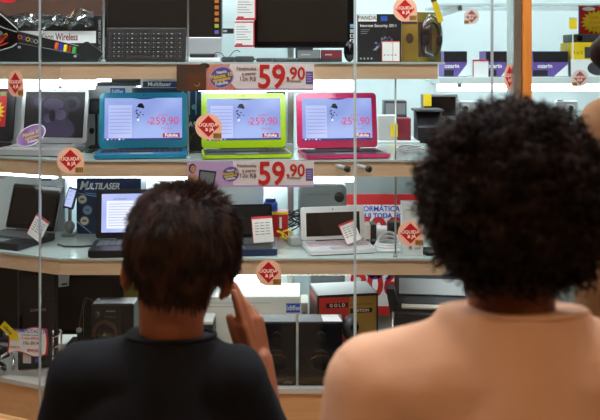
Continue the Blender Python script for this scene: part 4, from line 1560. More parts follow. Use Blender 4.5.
y = 2.79
x0, x1 = X(76.5, y), X(141, y)
h = Z(176, y) - S3
w = x1 - x0
t = carton('blue_printed_box', 'dark blue printed box with three round pictures behind the black laptop with lilac page', x0, x1, y, S3, h, 0.1, 'deep_blue')
b = MB()
sh = Matrix(((1, 0, 0.25, 0), (0, 1, 0, 0), (0, 0, 1, 0), (0, 0, 0, 1)))
zc = h - 0.033
b.text('M', 0.038, -w / 2 + 0.026, 0, 0, 'paper', bold=0.03, T=TR(0, -0.0506, zc) @ sh, sx=0.9)
b.text('ULTILASER', 0.029, -w / 2 + 0.089, -0.002, 0, 'paper', bold=0.03, T=TR(0, -0.0506, zc) @ sh, sx=0.82)
b.text('SOLUTIONS IN', 0.009, 0.055, zc - 0.027, -0.0506, 'paper')
b.build('lettering', t)
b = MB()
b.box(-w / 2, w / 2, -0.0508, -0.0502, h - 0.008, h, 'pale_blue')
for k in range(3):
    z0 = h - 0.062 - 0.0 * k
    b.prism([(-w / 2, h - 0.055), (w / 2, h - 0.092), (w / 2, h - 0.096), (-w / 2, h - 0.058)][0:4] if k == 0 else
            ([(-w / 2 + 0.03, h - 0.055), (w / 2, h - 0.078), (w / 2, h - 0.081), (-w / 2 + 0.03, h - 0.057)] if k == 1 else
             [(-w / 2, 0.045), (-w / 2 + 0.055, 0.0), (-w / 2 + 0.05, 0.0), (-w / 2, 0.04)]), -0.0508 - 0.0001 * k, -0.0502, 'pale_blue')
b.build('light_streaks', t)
for k, (dx, m) in enumerate([(0.0, 'cream_card'), (0.017, 'pale_blue'), (0.007, 'cream_card')]):
    b = MB()
    cx, cz = -w / 2 + 0.02 + dx, h - 0.078 - 0.036 * k
    b.disc(cx, cz, 0.0165, 0.0165, -0.0514, -0.0509, 'olive' if k != 1 else 'mid_grey')
    b.disc(cx, cz, 0.0135, 0.0135, -0.0518, -0.0514, m)
    b.box(cx - 0.007, cx + 0.007, -0.0521, -0.0518, cz - 0.003, cz + 0.004, 'mid_grey')
    b.build('round_picture', t)
b = MB()
b.prism([(0.0, 0.02), (0.03, 0.01), (0.03, 0.1)], -0.0512, -0.0509, 'light_grey')
b.build('product_picture', t)
yy = 2.6
b = MB()
b.tube([(-0.05, 0.02, 0.003), (-0.02, -0.012, 0.003), (0.03, -0.015, 0.003), (0.07, 0.0, 0.003), (0.09, 0.02, 0.003)], 0.0028, 'black', seg=8)
tag(b.build('power_cable', loc=(X(72, yy), yy, S3)), 'black power cord lying on the lower shelf between the two black laptops', 'cable')

# behind the tilted dark laptop: blue and red-yellow goods
y = 2.8
carton('white_carton', 'plain bright white carton behind the tilted dark laptop', X(216, y), X(263, y), y + 0.03, S3, Z(186, y) - S3, 0.08, 'white_card')
yy = 2.78
t = thing('ink_bottle', 'blue plastic bottle with a flat cap behind the tilted dark laptop', 'bottle', (X(271, yy), yy, S3))
b = MB()
b.box(-0.024, 0.022, -0.02, 0.02, 0, 0.11, 'label_blue', bev=0.006)
b.build('bottle_body', t)
b = MB()
b.box(-0.018, 0.016, -0.016, 0.016, 0.1105, 0.122, 'deep_blue', bev=0.003)
b.build('cap', t)
yy = 2.74
x0, x1 = X(272, yy), X(288, yy)
t = carton('red_yellow_box', 'red box with yellow top edge and white figure beside the metal post', x0, x1, yy, S3, Z(212, yy) - S3, 0.05, 'red')
b = MB()
w, h = x1 - x0, Z(212, yy) - S3
b.box(-w / 2, w / 2, -0.026, -0.0252, h * 0.9, h, 'yellow')
b.text('1', 0.05, 0.002, h * 0.55, -0.0263, 'paper', bold=0.03)
b.build('box_print', t)
yy = 2.66
b = MB()
pts = [(0.012 * math.sin(k * 0.9) + 0.002 * k, 0.010 * math.cos(k * 0.9), 0.006 + 0.03 * abs(math.sin(k * 0.33))) for k in range(22)]
b.tube(pts, 0.003, 'yellow', seg=7)
tag(b.build('yellow_cable', loc=(X(278, yy), yy, S3)), 'curled yellow cord on the lower shelf beside the red box', 'cable')
b = MB()
pts = [(0.03 * math.sin(k * 0.75) + 0.0006 * k, 0.02 * math.cos(k * 0.61), 0.008 + 0.055 * abs(math.sin(k * 0.21)) + 0.0005 * k) for k in range(60)]
b.tube(pts, 0.0022, 'black', seg=6)
tag(b.build('cable_coil', loc=(X(290, 2.77), 2.77, S3)), 'tangle of black cables at the foot of the metal post behind the white laptop', 'cable')
t = thing('power_adapter', 'pale grey power adapter at the left edge of the white laptop', 'adapter', (X(294, 2.62), 2.62, S3), 0.3)
b = MB()
b.box(-0.018, 0.018, -0.02, 0.02, 0, 0.026, 'light_grey', bev=0.005)
b.build('casing', t)
b = MB()
b.tube([(-0.0, 0.02, 0.012), (0.004, 0.04, 0.008), (-0.006, 0.06, 0.004)], 0.002, 'white_plastic', seg=6)
b.build('cord', t)

yy = 2.81
x0, x1 = X(298, yy), X(347, yy)
w = x1 - x0
t = thing('desktop_printer', 'rounded pale grey machine with a dark round cap, standing behind the white laptop', 'printer', ((x0 + x1) / 2, yy + 0.06, S3))
b = MB()
h = Z(185, yy) - S3
b.box(-w / 2, w / 2, -0.05, 0.06, 0, h, 'counter_grey', bev=0.02, seg=4)
b.build('casing', t)
b = MB()
b.lathe([(0.017, -0.004), (0.017, 0.008), (0.013, 0.011), (0.006, 0.012)], 'black', seg=24, T=TR(w / 2 - 0.026, -0.05, h - 0.042) @ R('X', 90))
b.build('round_cap', t)
b = MB()
b.box(-w / 2 + 0.025, w / 2 - 0.055, -0.0515, -0.0497, h - 0.035, h - 0.03, 'mid_grey')
b.build('paper_slot', t)

# right of the white laptop
yy = 2.62
for xa, xb, hh, m, lab in [(365, 370.5, 0.063, 'cream_card', 'cream slim hard drive case standing right of the white laptop'), (371, 376.5, 0.064, 'black', 'black slim hard drive case standing right of the cream one')]:
    t = thing('drive_case', lab, 'hard drive', (X((xa + xb) / 2, yy), yy + 0.03, S3), 0, 'slim drive cases')
    w = X(xb, yy) - X(xa, yy)
    b = MB()
    b.box(-w / 2, w / 2, -0.03, 0.03, 0, hh, m, bev=0.002)
    b.build('casing', t)
    b = MB()
    b.box(-w / 2 + 0.003, w / 2 - 0.003, -0.0312, -0.0302, hh * 0.2, hh * 0.3, 'mid_grey')
    b.build('label', t)
yy = 2.56
b = MB()
for j in range(3):
    pts = []
    for k in range(29):
        a = 2 * math.pi * k / 28
        pts.append(((0.044 - 0.005 * j) * math.cos(a), (0.03 - 0.003 * j) * math.sin(a), 0.0045 + 0.007 * j + (0.018 + 0.006 * j) * max(0, math.sin(a))))
    b.tube(pts, 0.0042, 'white_plastic', seg=8)
b.tube([(-0.05, -0.035, 0.004), (-0.02, -0.042, 0.004), (0.03, -0.038, 0.004), (0.05, -0.03, 0.004)], 0.0035, 'white_plastic', seg=8)
b.tube([(-0.055, -0.01, 0.004), (-0.03, 0.005, 0.006), (0.0, 0.0, 0.007), (0.02, 0.0, 0.004)], 0.004, 'dark_grey', seg=8)
tag(b.build('cable_coil', loc=(X(389, yy), yy, S3)), 'coil of white cable with a dark plug beside the small white carton', 'cable')
yy = 2.70
t = carton('grey_cube_speaker', 'grey cube speaker behind the coil of white cable', X(388, yy), X(400, yy), yy, S3, 0.055, 0.04, 'dark_grey',
           lambda t, w, d, h: MB().disc(0, h * 0.5, w * 0.36, w * 0.36, -d / 2 - 0.0012, -d / 2 - 0.0002, 'black').build('cone', t), cat='speaker')
yy = 2.475
x0, x1 = X(402.5, yy), X(423, yy)
t = carton('slim_white_carton', 'slim white carton standing upright at the shelf edge, partly behind a red diamond sticker', x0, x1, yy, S3, Z(203, yy) - S3, 0.05, 'white_card')
b = MB()
b.box(-0.012, -0.002, -0.0262, -0.0252, 0.018, 0.038, 'light_grey')
b.box(-0.0105, -0.0035, -0.0266, -0.0262, 0.022, 0.034, 'mid_grey')
b.box(-0.022, 0.022, -0.0262, -0.0252, 0.135, 0.139, 'light_grey')
b.box(0.006, 0.024, -0.0262, -0.0252, 0.02, 0.026, 'light_grey')
b.build('box_print', t)
yy = 2.5
t = thing('phone_handset', 'flat black handset lying right of the slim white carton', 'phone', (X(430, yy), yy + 0.01, S3), 0.25)
b = MB()
b.box(-0.024, 0.024, -0.035, 0.035, 0, 0.012, 'black', bev=0.004)
b.build('casing', t)
b = MB()
b.box(-0.018, 0.018, 0.0, 0.028, 0.0121, 0.0128, 'screen_off')
b.build('screen', t)

# door pegs that stick out of the middle shelf front
for px, rz, lab in [(340, 0.75, 'pale lock peg with black tip on the middle shelf front, left of the glass seam'), (361, 0.75, 'pale lock peg with black tip on the middle shelf front, right of the glass seam')]:
    t = thing('lock_peg', lab, 'lock', (X(px - 5, FR), FR - 0.0005, Z(165, FR)), rz, 'lock pegs on the shelf front')
    b = MB()
    b.lathe([(0.0062, 0.006), (0.0062, 0.044)], 'light_grey', seg=16, T=R('X', 98))
    b.build('barrel', t)
    b = MB()
    b.lathe([(0.0085, 0.0445), (0.0095, 0.047), (0.0095, 0.056), (0.006, 0.059)], 'black', seg=16, T=R('X', 98))
    b.build('tip', t)


# ================================================================ ON THE PLINTH
yy = 2.60
x0, x1 = X(15.5, yy), X(54, yy)
w = x1 - x0
h = Z(269, yy) - S0
xc = (x0 + x1) / 2
t = thing('computer_tower', 'tall black computer tower behind the red-rimmed price sign', 'computer tower', (xc - 0.014, yy + 0.09, S0), 0.27)
b = MB()
b.box(-w / 2, w / 2, -0.1, 0.08, 0.004, h, 'black_gloss', bev=0.004)
b.build('case', t)
b = MB()
b.box(-w / 2 + 0.014, w / 2 - 0.014, -0.1035, -0.1002, 0.03, h * 0.93, 'black', bev=0.001)
b.text('COMPAQ', 0.011, 0.0, h * 0.60, -0.104, 'light_grey')
b.box(-0.008, 0.006, -0.104, -0.1036, 0.026, 0.038, 'label_blue')
b.build('front_panel', t)
b = MB()
b.disc(0.03, h * 0.7, 0.003, 0.003, -0.1052, -0.1036, 'dark_grey')
b.build('power_button', t)
# red rimmed price sign with a yellow arrow
yy = 2.51
xs = X(26.5, yy)
t = thing('price_sign', 'white wavy price sign with red rim and yellow arrow on the black computer tower', 'price sign', (xs, yy, Z(357, yy)))
t.rotation_euler = (0, 0, -0.12)
hw, hh = 0.064, 0.095


def wavy(s):
    top = [(hw * s * u, hh * (0.5 + 0.40 * s) + 0.006 * math.sin(u * 3.2)) for u in np.linspace(-1, 1, 12)]
    rt = [(hw * s * (1 + 0.06 * math.sin(v * 3.1)), hh * (0.5 + 0.40 * s * (1 - 2 * v))) for v in np.linspace(0.1, 0.9, 6)]
    bot = [(hw * s * (0.98 - 2 * 0.96 * u) , hh * (0.5 - 0.42 * s) - 0.007 * math.sin((1 - 2 * u) * 3.2)) for u in np.linspace(0, 1, 12)]
    lf = [(-hw * s * (0.97 - 0.07 * math.sin(v * 3.1)), hh * (0.5 + 0.40 * s * (-1 + 2 * v))) for v in np.linspace(0.1, 0.9, 6)]
    return [(float(a), float(c)) for a, c in top + rt + bot + lf]


b = MB()
b.prism(wavy(1.0), 0, 0.002, 'red')
b.prism(wavy(0.92), -0.0006, -0.0001, 'paper')
b.build('card', t)
b = MB()
for s, sz, x, z, m in [('COMPUTADOR', 0.0155, 0.012, 0.078, 'label_blue'), ('c/ monitor e teclado', 0.007, 0.012, 0.067, 'ink'), ('à vista 899,00', 0.0105, 0.014, 0.057, 'red'), ('10x 89,90', 0.014, 0.016, 0.042, 'maroon'), ('OFERTA', 0.010, -0.038, 0.028, 'red'), ('899,00', 0.013, 0.02, 0.02, 'red')]:
    b.text(s, sz, x, z, -0.001, m, bold=0.012, thick=0.0002)
b.build('lettering', t)
b = MB()
Ta = TR(-0.05, -0.0015, 0.073) @ R('Y', 42)
b.prism([(-0.036, -0.012), (0.01, -0.012), (0.01, -0.02), (0.034, 0.0), (0.01, 0.02), (0.01, 0.012), (-0.036, 0.012)], -0.0012, 0, 'yellow', Ta)
b.text('oferta', 0.014, -0.01, 0, -0.0015, 'brown_ink', T=Ta)
b.build('arrow', t)
b = MB()
b.box(-0.012, 0.012, 0.0022, 0.006, -0.02, 0.06, 'light_grey')
b.build('mount', t)
# dark cylinder-ended keyboard and chrome tube at the far left
yy = 2.62
t = thing('keyboard', 'black computer keyboard lying flat on the plinth left of the computer tower', 'keyboard', (X(-56, yy), yy + 0.10, S0), -0.45)
b = MB()
b.extr([(-0.07, 0), (0.07, 0), (0.07, 0.03), (-0.07, 0.014)], -0.16, 0.16, 'black')
b.build('casing', t)
b = MB()
Tk = TR(0, -0.004, 0.0225) @ R('X', math.degrees(math.atan2(0.016, 0.14)) - 0)
for r in range(6):
    for c in range(15):
        x = -0.15 + c * 0.02
        b.box(x + 0.001, x + 0.019, -0.06 + r * 0.02 + 0.001, -0.06 + r * 0.02 + 0.019, 0.0, 0.005, 'key_grey', bev=0.001, T=Tk, seg=1)
b.build('keys', t)
yy = 2.56
t = thing('chrome_mouse', 'shiny chrome and black mouse with cord at the corner of the plinth', 'mouse', (X(-3, yy), yy + 0.0, S0), 0.4)
b = MB()
b.ellipsoid((0, 0, 0.017), (0.03, 0.045, 0.017), 'chrome')
b.build('shell', t)
b = MB()
b.tube([(0.0, 0.044, 0.01), (0.02, 0.07, 0.03), (0.045, 0.05, 0.05), (0.05, 0.02, 0.03), (0.045, 0.0, 0.004)], 0.004, 'chrome', seg=8)
b.build('cord', t)
# chrome wire rack right of the tower
yy = 2.545
t = thing('wire_rack', 'small chrome wire rack standing at the right side of the computer tower', 'wire rack', (X(54, yy), yy, S0))
b = MB()
b.tube([(0.022, 0, 0), (0.022, 0, 0.135), (0.016, -0.0, 0.142)], 0.003, 'chrome')
b.tube([(-0.012, 0.03, 0), (-0.012, 0.03, 0.13)], 0.003, 'chrome')
b.build('upright', t)
for k in range(4):
    b = MB()
    z0 = 0.02 + 0.032 * k
    pts = [(-0.012 + 0.034 * u, 0.03 - 0.03 * u - 0.016 * math.sin(math.pi * u), z0 + 0.018 * u * u) for u in np.linspace(0, 1, 9)]
    b.tube(pts, 0.0028, 'chrome')
    b.build('rung', t)
# black glossy monitor leaning at the back with a paper note
yy = 2.82
x0, x1 = X(48, yy), X(123, yy)
w = x1 - x0
t = thing('desktop_monitor', 'glossy black monitor standing on the plinth behind the stereo unit', 'monitor', ((x0 + x1) / 2, yy, S0))
h = Z(274, yy) - S0
b = MB()
b.box(-w / 2, w / 2, 0, 0.03, 0.035, h, 'black_gloss', bev=0.004)
b.build('casing', t)
b = MB()
b.box(-w / 2 + 0.01, w / 2 - 0.01, -0.0012, -0.0002, 0.055, h - 0.012, 'screen_off')
b.build('screen', t)
b = MB()
b.box(-0.06, 0.06, -0.03, 0.06, 0, 0.01, 'black', bev=0.003)
b.box(-0.02, 0.02, 0.005, 0.025, 0.01, 0.06, 'black')
b.build('stand', t)
b = MB()
b.prism([(-w / 2 + 0.032, h - 0.045), (-w / 2 + 0.07, h - 0.04), (-w / 2 + 0.073, h - 0.004), (-w / 2 + 0.032, h - 0.004)], -0.0016, -0.0012, 'paper')
b.prism([(-w / 2 + 0.046, h - 0.038), (-w / 2 + 0.066, h - 0.036), (-w / 2 + 0.066, h - 0.03), (-w / 2 + 0.046, h - 0.032)], -0.002, -0.0016, 'black')
b.build('paper_note', t)
# stereo unit with large dial
yy = 2.66
x0, x1 = X(91, yy), X(134, yy)
w = x1 - x0
t = thing('stereo_unit', 'black stereo unit with a large round dial, left of the boy\'s neck', 'stereo', ((x0 + x1) / 2, yy, S0))
h = Z(304, yy) - S0
b = MB()
b.box(-w / 2, w / 2, 0, 0.08, 0, h, 'black', bev=0.006)
b.build('casing', t)
b = MB()
b.box(-w / 2 + 0.002, w / 2 - 0.045, -0.003, 0.0, 0.01, h - 0.004, 'black', bev=0.002)
b.box(w / 2 - 0.04, w / 2 - 0.004, -0.003, 0.0, 0.01, h - 0.008, 'black_gloss', bev=0.002)
b.build('front_panel', t)
cx = -w / 2 + 0.045
b = MB()
Td = TR(cx, -0.003, h - 0.093) @ R('X', 90)
b.lathe([(0.041, 0), (0.041, 0.006), (0.034, 0.009), (0.031, 0.006), (0.03, -0.001)], 'brown_card', seg=32, T=Td)
b.lathe([(0.030, 0.0), (0.026, 0.003), (0.010, 0.002), (0.0, 0.004)], 'black_gloss', seg=32, T=Td)
b.prism([(cx - 0.007, h - 0.1), (cx + 0.007, h - 0.1), (cx, h - 0.087)], -0.0082, -0.0072, 'gold')
b.build('dial', t)
b = MB()
b.lathe([(0.013, 0), (0.012, 0.006), (0.008, 0.008)], 'black', seg=20, T=TR(-w / 2 + 0.018, -0.003, h - 0.03) @ R('X', 90))
b.build('volume_knob', t)
b = MB()
for q in range(4):
    b.box(cx + 0.004 + q * 0.008, cx + 0.009 + q * 0.008, -0.0042, -0.0031, h - 0.024, h - 0.02, 'light_grey')
    b.box(cx + 0.000 + q * 0.009, cx + 0.006 + q * 0.009, -0.0042, -0.0031, h - 0.041, h - 0.039, 'mid_grey')
b.build('buttons', t)
yy = 2.74
b = MB()
pts = [(0.0, 0, 0.0), (-0.002, 0, 0.10), (0.012, 0, 0.175), (0.02, 0.0, 0.185), (0.035, 0, 0.178), (0.058, 0.0, 0.16), (0.085, 0, 0.135)]
b.tube(pts, 0.0008, 'mid_grey', seg=6)
b.tube([(0.022, 0, 0.183), (0.012, 0.0, 0.15), (0.01, 0, 0.0)], 0.0008, 'mid_grey', seg=6)
tag(b.build('bent_wire', loc=(X(80, yy), yy, S0)), 'thin pale bent wire rising behind the stereo unit with the dial', 'wire')
yy = 2.80
t = thing('desktop_monitor', 'added monitor-shaped dark panel standing in for the dim interior at the far left', 'monitor', (X(-11, yy), yy + 0.07, S0), -0.12)  # dark shape added where the interior behind the glass is just dim
b = MB()
b.box(-0.13, 0.13, 0, 0.03, 0.03, 0.29, 'dark_grey', bev=0.004)
b.build('casing', t)
b = MB()
b.box(-0.12, 0.12, -0.0012, -0.0002, 0.045, 0.275, 'screen_off')
b.build('screen', t)
b = MB()
b.box(-0.06, 0.06, -0.02, 0.03, 0, 0.01, 'dark_grey', bev=0.003)
b.box(-0.02, 0.02, 0.005, 0.025, 0.01, 0.06, 'dark_grey')
b.build('stand', t)
# small knob-topped gadget in the dark
t = thing('game_joystick', 'small dark joystick with a pale ball top, left of the stereo unit', 'joystick', (X(79, 2.66), 2.66, S0))
b = MB()
b.box(-0.03, 0.03, -0.03, 0.03, 0, 0.07, 'black', bev=0.008)
b.build('base', t)
b = MB()
b.tube([(0, 0, 0.07), (0, 0, 0.1)], 0.007, 'black')
b.ellipsoid((0, 0, 0.103), (0.0095, 0.0095, 0.0085), 'light_grey')
b.build('stick', t)
yy = 2.84
t = carton('olive_box', 'olive box with a black clip seen beside the boy\'s left ear', X(121.5, yy), X(140, yy), yy, S0, Z(275, yy) - S0, 0.06, 'olive',
           lambda t, w, d, h: MB().box(-w / 2 + 0.002, -w / 2 + 0.022, -d / 2 - 0.002, -d / 2 - 0.0002, h - 0.045, h - 0.038, 'black').build('clip', t))
# low white-topped unit behind the raised hand
yy = 2.6
t = carton('small_speaker', 'small black speaker with a white lid behind the boy\'s raised hand', X(176, yy), X(213, yy), yy, S0, Z(325, yy) - S0, 0.09, 'black', cat='speaker')
b = MB()
hh = Z(325, yy) - S0
b.box(-0.057, 0.057, -0.044, 0.044, hh + 0.0002, hh + 0.012, 'white_plastic', bev=0.003)
b.build('lid', t)
b = MB()
b.lathe([(0.028, 0), (0.028, 0.004), (0.022, 0.002), (0.008, 0.0015), (0.0, 0.003)], 'dark_grey', seg=24, T=TR(0, -0.0452, hh * 0.5) @ R('X', 90))
b.build('cone', t)
# white speaker carton
yy = 2.72
x0, x1 = X(192, yy), X(300, yy)
w = x1 - x0
h = Z(297, yy) - S0
t = carton('speaker_carton', 'long cream speaker carton with a blue label behind the two black speakers', x0, x1, yy, S0, h, 0.17, 'cream_card')
brand_label(t, X(293, yy) - (x0 + x1) / 2, Z(308, yy) - S0, 0.17, 0.046, 0.03)
b = MB()
for q in range(2):
    b.box(-0.16, 0.08 - 0.05 * q, -0.0862, -0.0852, h - 0.02 - 0.012 * q, h - 0.018 - 0.012 * q, 'light_grey')
b.build('box_print', t)
yy = 2.715
x0, x1 = X(300.8, yy + 0.03), X(308, yy + 0.03)
t = carton('cream_carton', 'narrow cream carton between the long carton and the red and gold box', x0, x1, yy + 0.05, S0, Z(303, yy + .05) - S0, 0.1, 'cream_card',
           lambda t, w, d, h: MB().box(-w / 2 + 0.006, w / 2 - 0.008, -d / 2 - 0.001, -d / 2 - 0.0002, h * 0.62, h * 0.82, 'light_grey').build('label', t))


def speaker(label, x0, x1, y, h, d):
    w = x1 - x0
    t = thing('shelf_speaker', label, 'speaker', ((x0 + x1) / 2, y + d / 2, S0), 0, 'pair of black speakers on the plinth')
    b = MB()
    b.box(-w / 2, w / 2, -d / 2 + 0.004, d / 2, 0, h, 'black', bev=0.003)
    b.box(-w / 2 + 0.002, w / 2 - 0.002, -d / 2 + 0.006, d / 2 - 0.002, h - 0.001, h + 0.0006, 'dark_grey')
    b.build('cabinet', t)
    b = MB()
    b.box(-w / 2 + 0.002, w / 2 - 0.002, -d / 2, -d / 2 + 0.0038, 0.003, h - 0.003, 'black_gloss', bev=0.0015)
    b.build('front_grille', t)
    b = MB()
    b.text('edifier', 0.011, w / 2 - 0.024, 0.012, -d / 2 - 0.0006, 'mid_grey')
    b.build('lettering', t)
    b = MB()
    for zz, rr in [(h * 0.4, 0.034), (h * 0.8, 0.014)]:
        b.lathe([(rr, 0), (rr, 0.0012), (rr * 0.9, 0.0016), (rr * 0.86, 0.0004), (rr * 0.2, 0.0002)], 'black_gloss', seg=28, T=TR(0, -d / 2 - 0.0001, zz) @ R('X', 90))
    b.build('cone', t)
    return t


yy = 2.465
hs = Z(322.5, yy) - S0
speaker('black speaker of the pair nearer the boy\'s raised hand', X(257.5, yy), X(296, yy), yy, hs, 0.08)
t = speaker('black speaker of the pair with a white paper on top', X(298.5, yy), X(343, yy), yy, hs, 0.08)
b = MB()
b.slab([(-0.02, -0.035), (0.036, -0.035), (0.026, 0.03), (-0.025, 0.03)], 0, 0.0009, 'paper')
tag(b.build('paper_slip', loc=(X(330, yy), yy + 0.042, S0 + hs + 0.0007)), 'white paper slip lying on top of the black speaker', 'paper')
# round dark gadget
yy = 2.49
t = thing('desk_webcam', 'round dark webcam on a foot right of the black speakers', 'webcam', (X(351, yy), yy + 0.03, S0))
b = MB()
b.ellipsoid((0, 0, 0.155), (0.026, 0.026, 0.038), 'dark_grey')
b.build('casing', t)
b = MB()
b.lathe([(0.012, 0), (0.012, 0.008), (0.006, 0.009)], 'black_gloss', seg=18, T=TR(0.012, -0.022, 0.165) @ R('X', 90))
b.build('lens', t)
b = MB()
b.lathe([(0.03, 0), (0.03, 0.012), (0.012, 0.02), (0.009, 0.118), (0.012, 0.125)], 'black', seg=20)
b.build('foot', t)
# red and gold box
yy = 2.66
rz = 0.16
x0, x1 = X(317, yy), X(379, yy)
w = x1 - x0
h = Z(294.5, yy) - S0
d = 0.15
t = thing('red_gold_box', 'black-edged carton with red and gold front panels and white top, on the plinth', 'box', ((x0 + x1) / 2 - math.sin(rz) * d / 2, yy + d / 2 * math.cos(rz), S0), rz)
b = MB()
b.box(-w / 2, w / 2, -d / 2, d / 2, 0, h, 'black', bev=0.0015)
b.box(-w / 2 + 0.004, w / 2 - 0.004, -d / 2 + 0.004, d / 2 - 0.004, h - 0.0005, h + 0.0008, 'white_card')
b.build('carton', t)
b = MB()
b.box(-w / 2 + 0.006, -w / 2 + w * 0.52, -d / 2 - 0.001, -d / 2 - 0.0002, 0.006, h - 0.007, 'box_red')
b.build('red_panel', t)
b = MB()
b.box(-w / 2 + w * 0.522, w / 2 - 0.006, -d / 2 - 0.001, -d / 2 - 0.0002, 0.006, h - 0.007, 'gold')
b.build('gold_panel', t)
b = MB()
z1 = h - 0.033
b.box(-w / 2 + 0.028, -w / 2 + w * 0.5, -d / 2 - 0.0016, -d / 2 - 0.0011, z1 - 0.007, z1 + 0.008, 'ink_black')
b.text('G O L D', 0.014, -w / 2 + 0.064, z1, -d / 2 - 0.002, 'cream_ink', bold=0.02)
b.text('premium series', 0.012, w * 0.22, z1 + 0.001, -d / 2 - 0.0014, 'brown_ink')
b.box(w * 0.03, w * 0.4, -d / 2 - 0.0016, -d / 2 - 0.0011, z1 - 0.027, z1 - 0.012, 'ink_black')
b.text('EDITION', 0.013, w * 0.215, z1 - 0.0195, -d / 2 - 0.002, 'cream_ink', bold=0.02)
b.build('lettering', t)
b = MB()
b.box(-w / 2 - 0.001, -w / 2 - 0.0002, -d / 2 + 0.012, d / 2 - 0.012, h - 0.03, h - 0.012, 'box_red')
b.box(-w / 2 - 0.001, -w / 2 - 0.0002, -d / 2 + 0.012, d / 2 - 0.012, 0.012, h - 0.035, 'brown_card')
b.build('side_panel', t)

# black printer with a raised sloping deck
yy = 2.62
x0, x1 = X(400, yy), X(476, yy)
w = x1 - x0
t = thing('inkjet_printer', 'black printer with a raised grey-lined cover, behind the curly-haired person\'s shoulder', 'printer', ((x0 + x1) / 2, yy + 0.12, S0), -0.12)
zf = Z(306, yy) - S0
zt = Z(276, 2.86) - S0
b = MB()
b.extr([(-0.1, 0), (0.14, 0), (0.14, zf - 0.01), (-0.1, zf - 0.035)], -w / 2, w / 2, 'black')
b.box(-w / 2 + 0.03, w / 2 - 0.03, -0.106, -0.1005, 0.03, 0.07, 'dark_grey')
b.build('body', t)
b = MB()
b.extr([(-0.105, zf - 0.034), (-0.085, zf - 0.024), (0.12, zt - 0.0), (0.14, zt), (0.14, zt - 0.02), (0.1, zt - 0.03), (-0.1, zf - 0.042)], -w / 2 - 0.004, w / 2 + 0.004, 'black')
b.prism([(-w / 2 - 0.03, zt), (-w / 2 - 0.004, zt), (-w / 2 + 0.02, zf - 0.05), (-w / 2 + 0.012, zf - 0.1), (-w / 2 - 0.008, zf - 0.1)], -0.06, 0.0, 'black')
b.build('cover', t)
slope = math.degrees(math.atan2(zt - zf + 0.024, 0.205))
Ts = TR(0, -0.085, zf - 0.022) @ R('X', slope)
b = MB()
b.box(-w / 2 + 0.012, w / 2 - 0.012, 0.085, 0.185, 0.0004, 0.003, 'light_grey', T=Ts)
b.build('grey_lining', t)
b = MB()
b.box(-w / 2 + 0.02, w / 2 - 0.03, -0.004, 0.016, 0.001, 0.009, 'cream_card', bev=0.002, T=Ts)
b.build('scanner_bar', t)
b = MB()
b.box(-w / 2 + 0.03, w / 2 - 0.03, 0.03, 0.07, 0.0006, 0.002, 'dark_grey', T=Ts)
b.build('control_strip', t)
t = thing('chrome_post', 'short chrome post standing left of the black printer', 'post', (X(393, 2.58), 2.58, S0))
b = MB()
b.tube([(0, 0, 0), (0, 0, 0.185)], 0.004, 'chrome')
b.build('rod', t)
b = MB()
b.lathe([(0.02, 0), (0.02, 0.006), (0.006, 0.012)], 'chrome', seg=20)
b.build('foot', t)

# ================================================================ PEOPLE
M['skin'] = mat('skin', '#94583a', 0.5, spec=0.35, vary=0.06, vscale=25, sss=0.12)
M['skin_dark'] = mat('skin_dark', '#8a5233', 0.5, spec=0.35, vary=0.06, vscale=25, sss=0.1)
M['eye_white'] = mat('eye_white', '#e8e4de', 0.2)
M['iris'] = mat('iris', '#2a1810', 0.15)
M['lip'] = mat('lip', '#8c4a3c', 0.45)
M['hair_brown'] = mat('hair_brown', '#170d08', 0.5, spec=0.25, col2='#3d2010', vscale=28)
M['hair_black'] = mat('hair_black', '#150c08', 0.6, spec=0.12, col2='#2a1810', vscale=30)
M['tee_black'] = mat('tee_black', '#0f1015', 0.85, spec=0.2, vary=0.12, vscale=14, bump=0.12, bscale=300)
M['tee_peach'] = mat('tee_peach', '#cfa284', 0.8, spec=0.2, vary=0.04, vscale=9, bump=0.12, bscale=300)
M['top_tan'] = mat('top_tan', '#8a6647', 0.8, spec=0.2, vary=0.05, bump=0.1, bscale=300)
M['denim'] = mat('denim', '#27324a', 0.85, vary=0.15, vscale=20, bump=0.1, bscale=300)
M['khaki'] = mat('khaki', '#6f5f48', 0.85, vary=0.1, vscale=20)
M['shoe'] = mat('shoe', '#3b3b40', 0.6)
M['sole'] = mat('sole', '#d8d4cc', 0.7)
V = Vector


import time as _t
_T0 = _t.time()


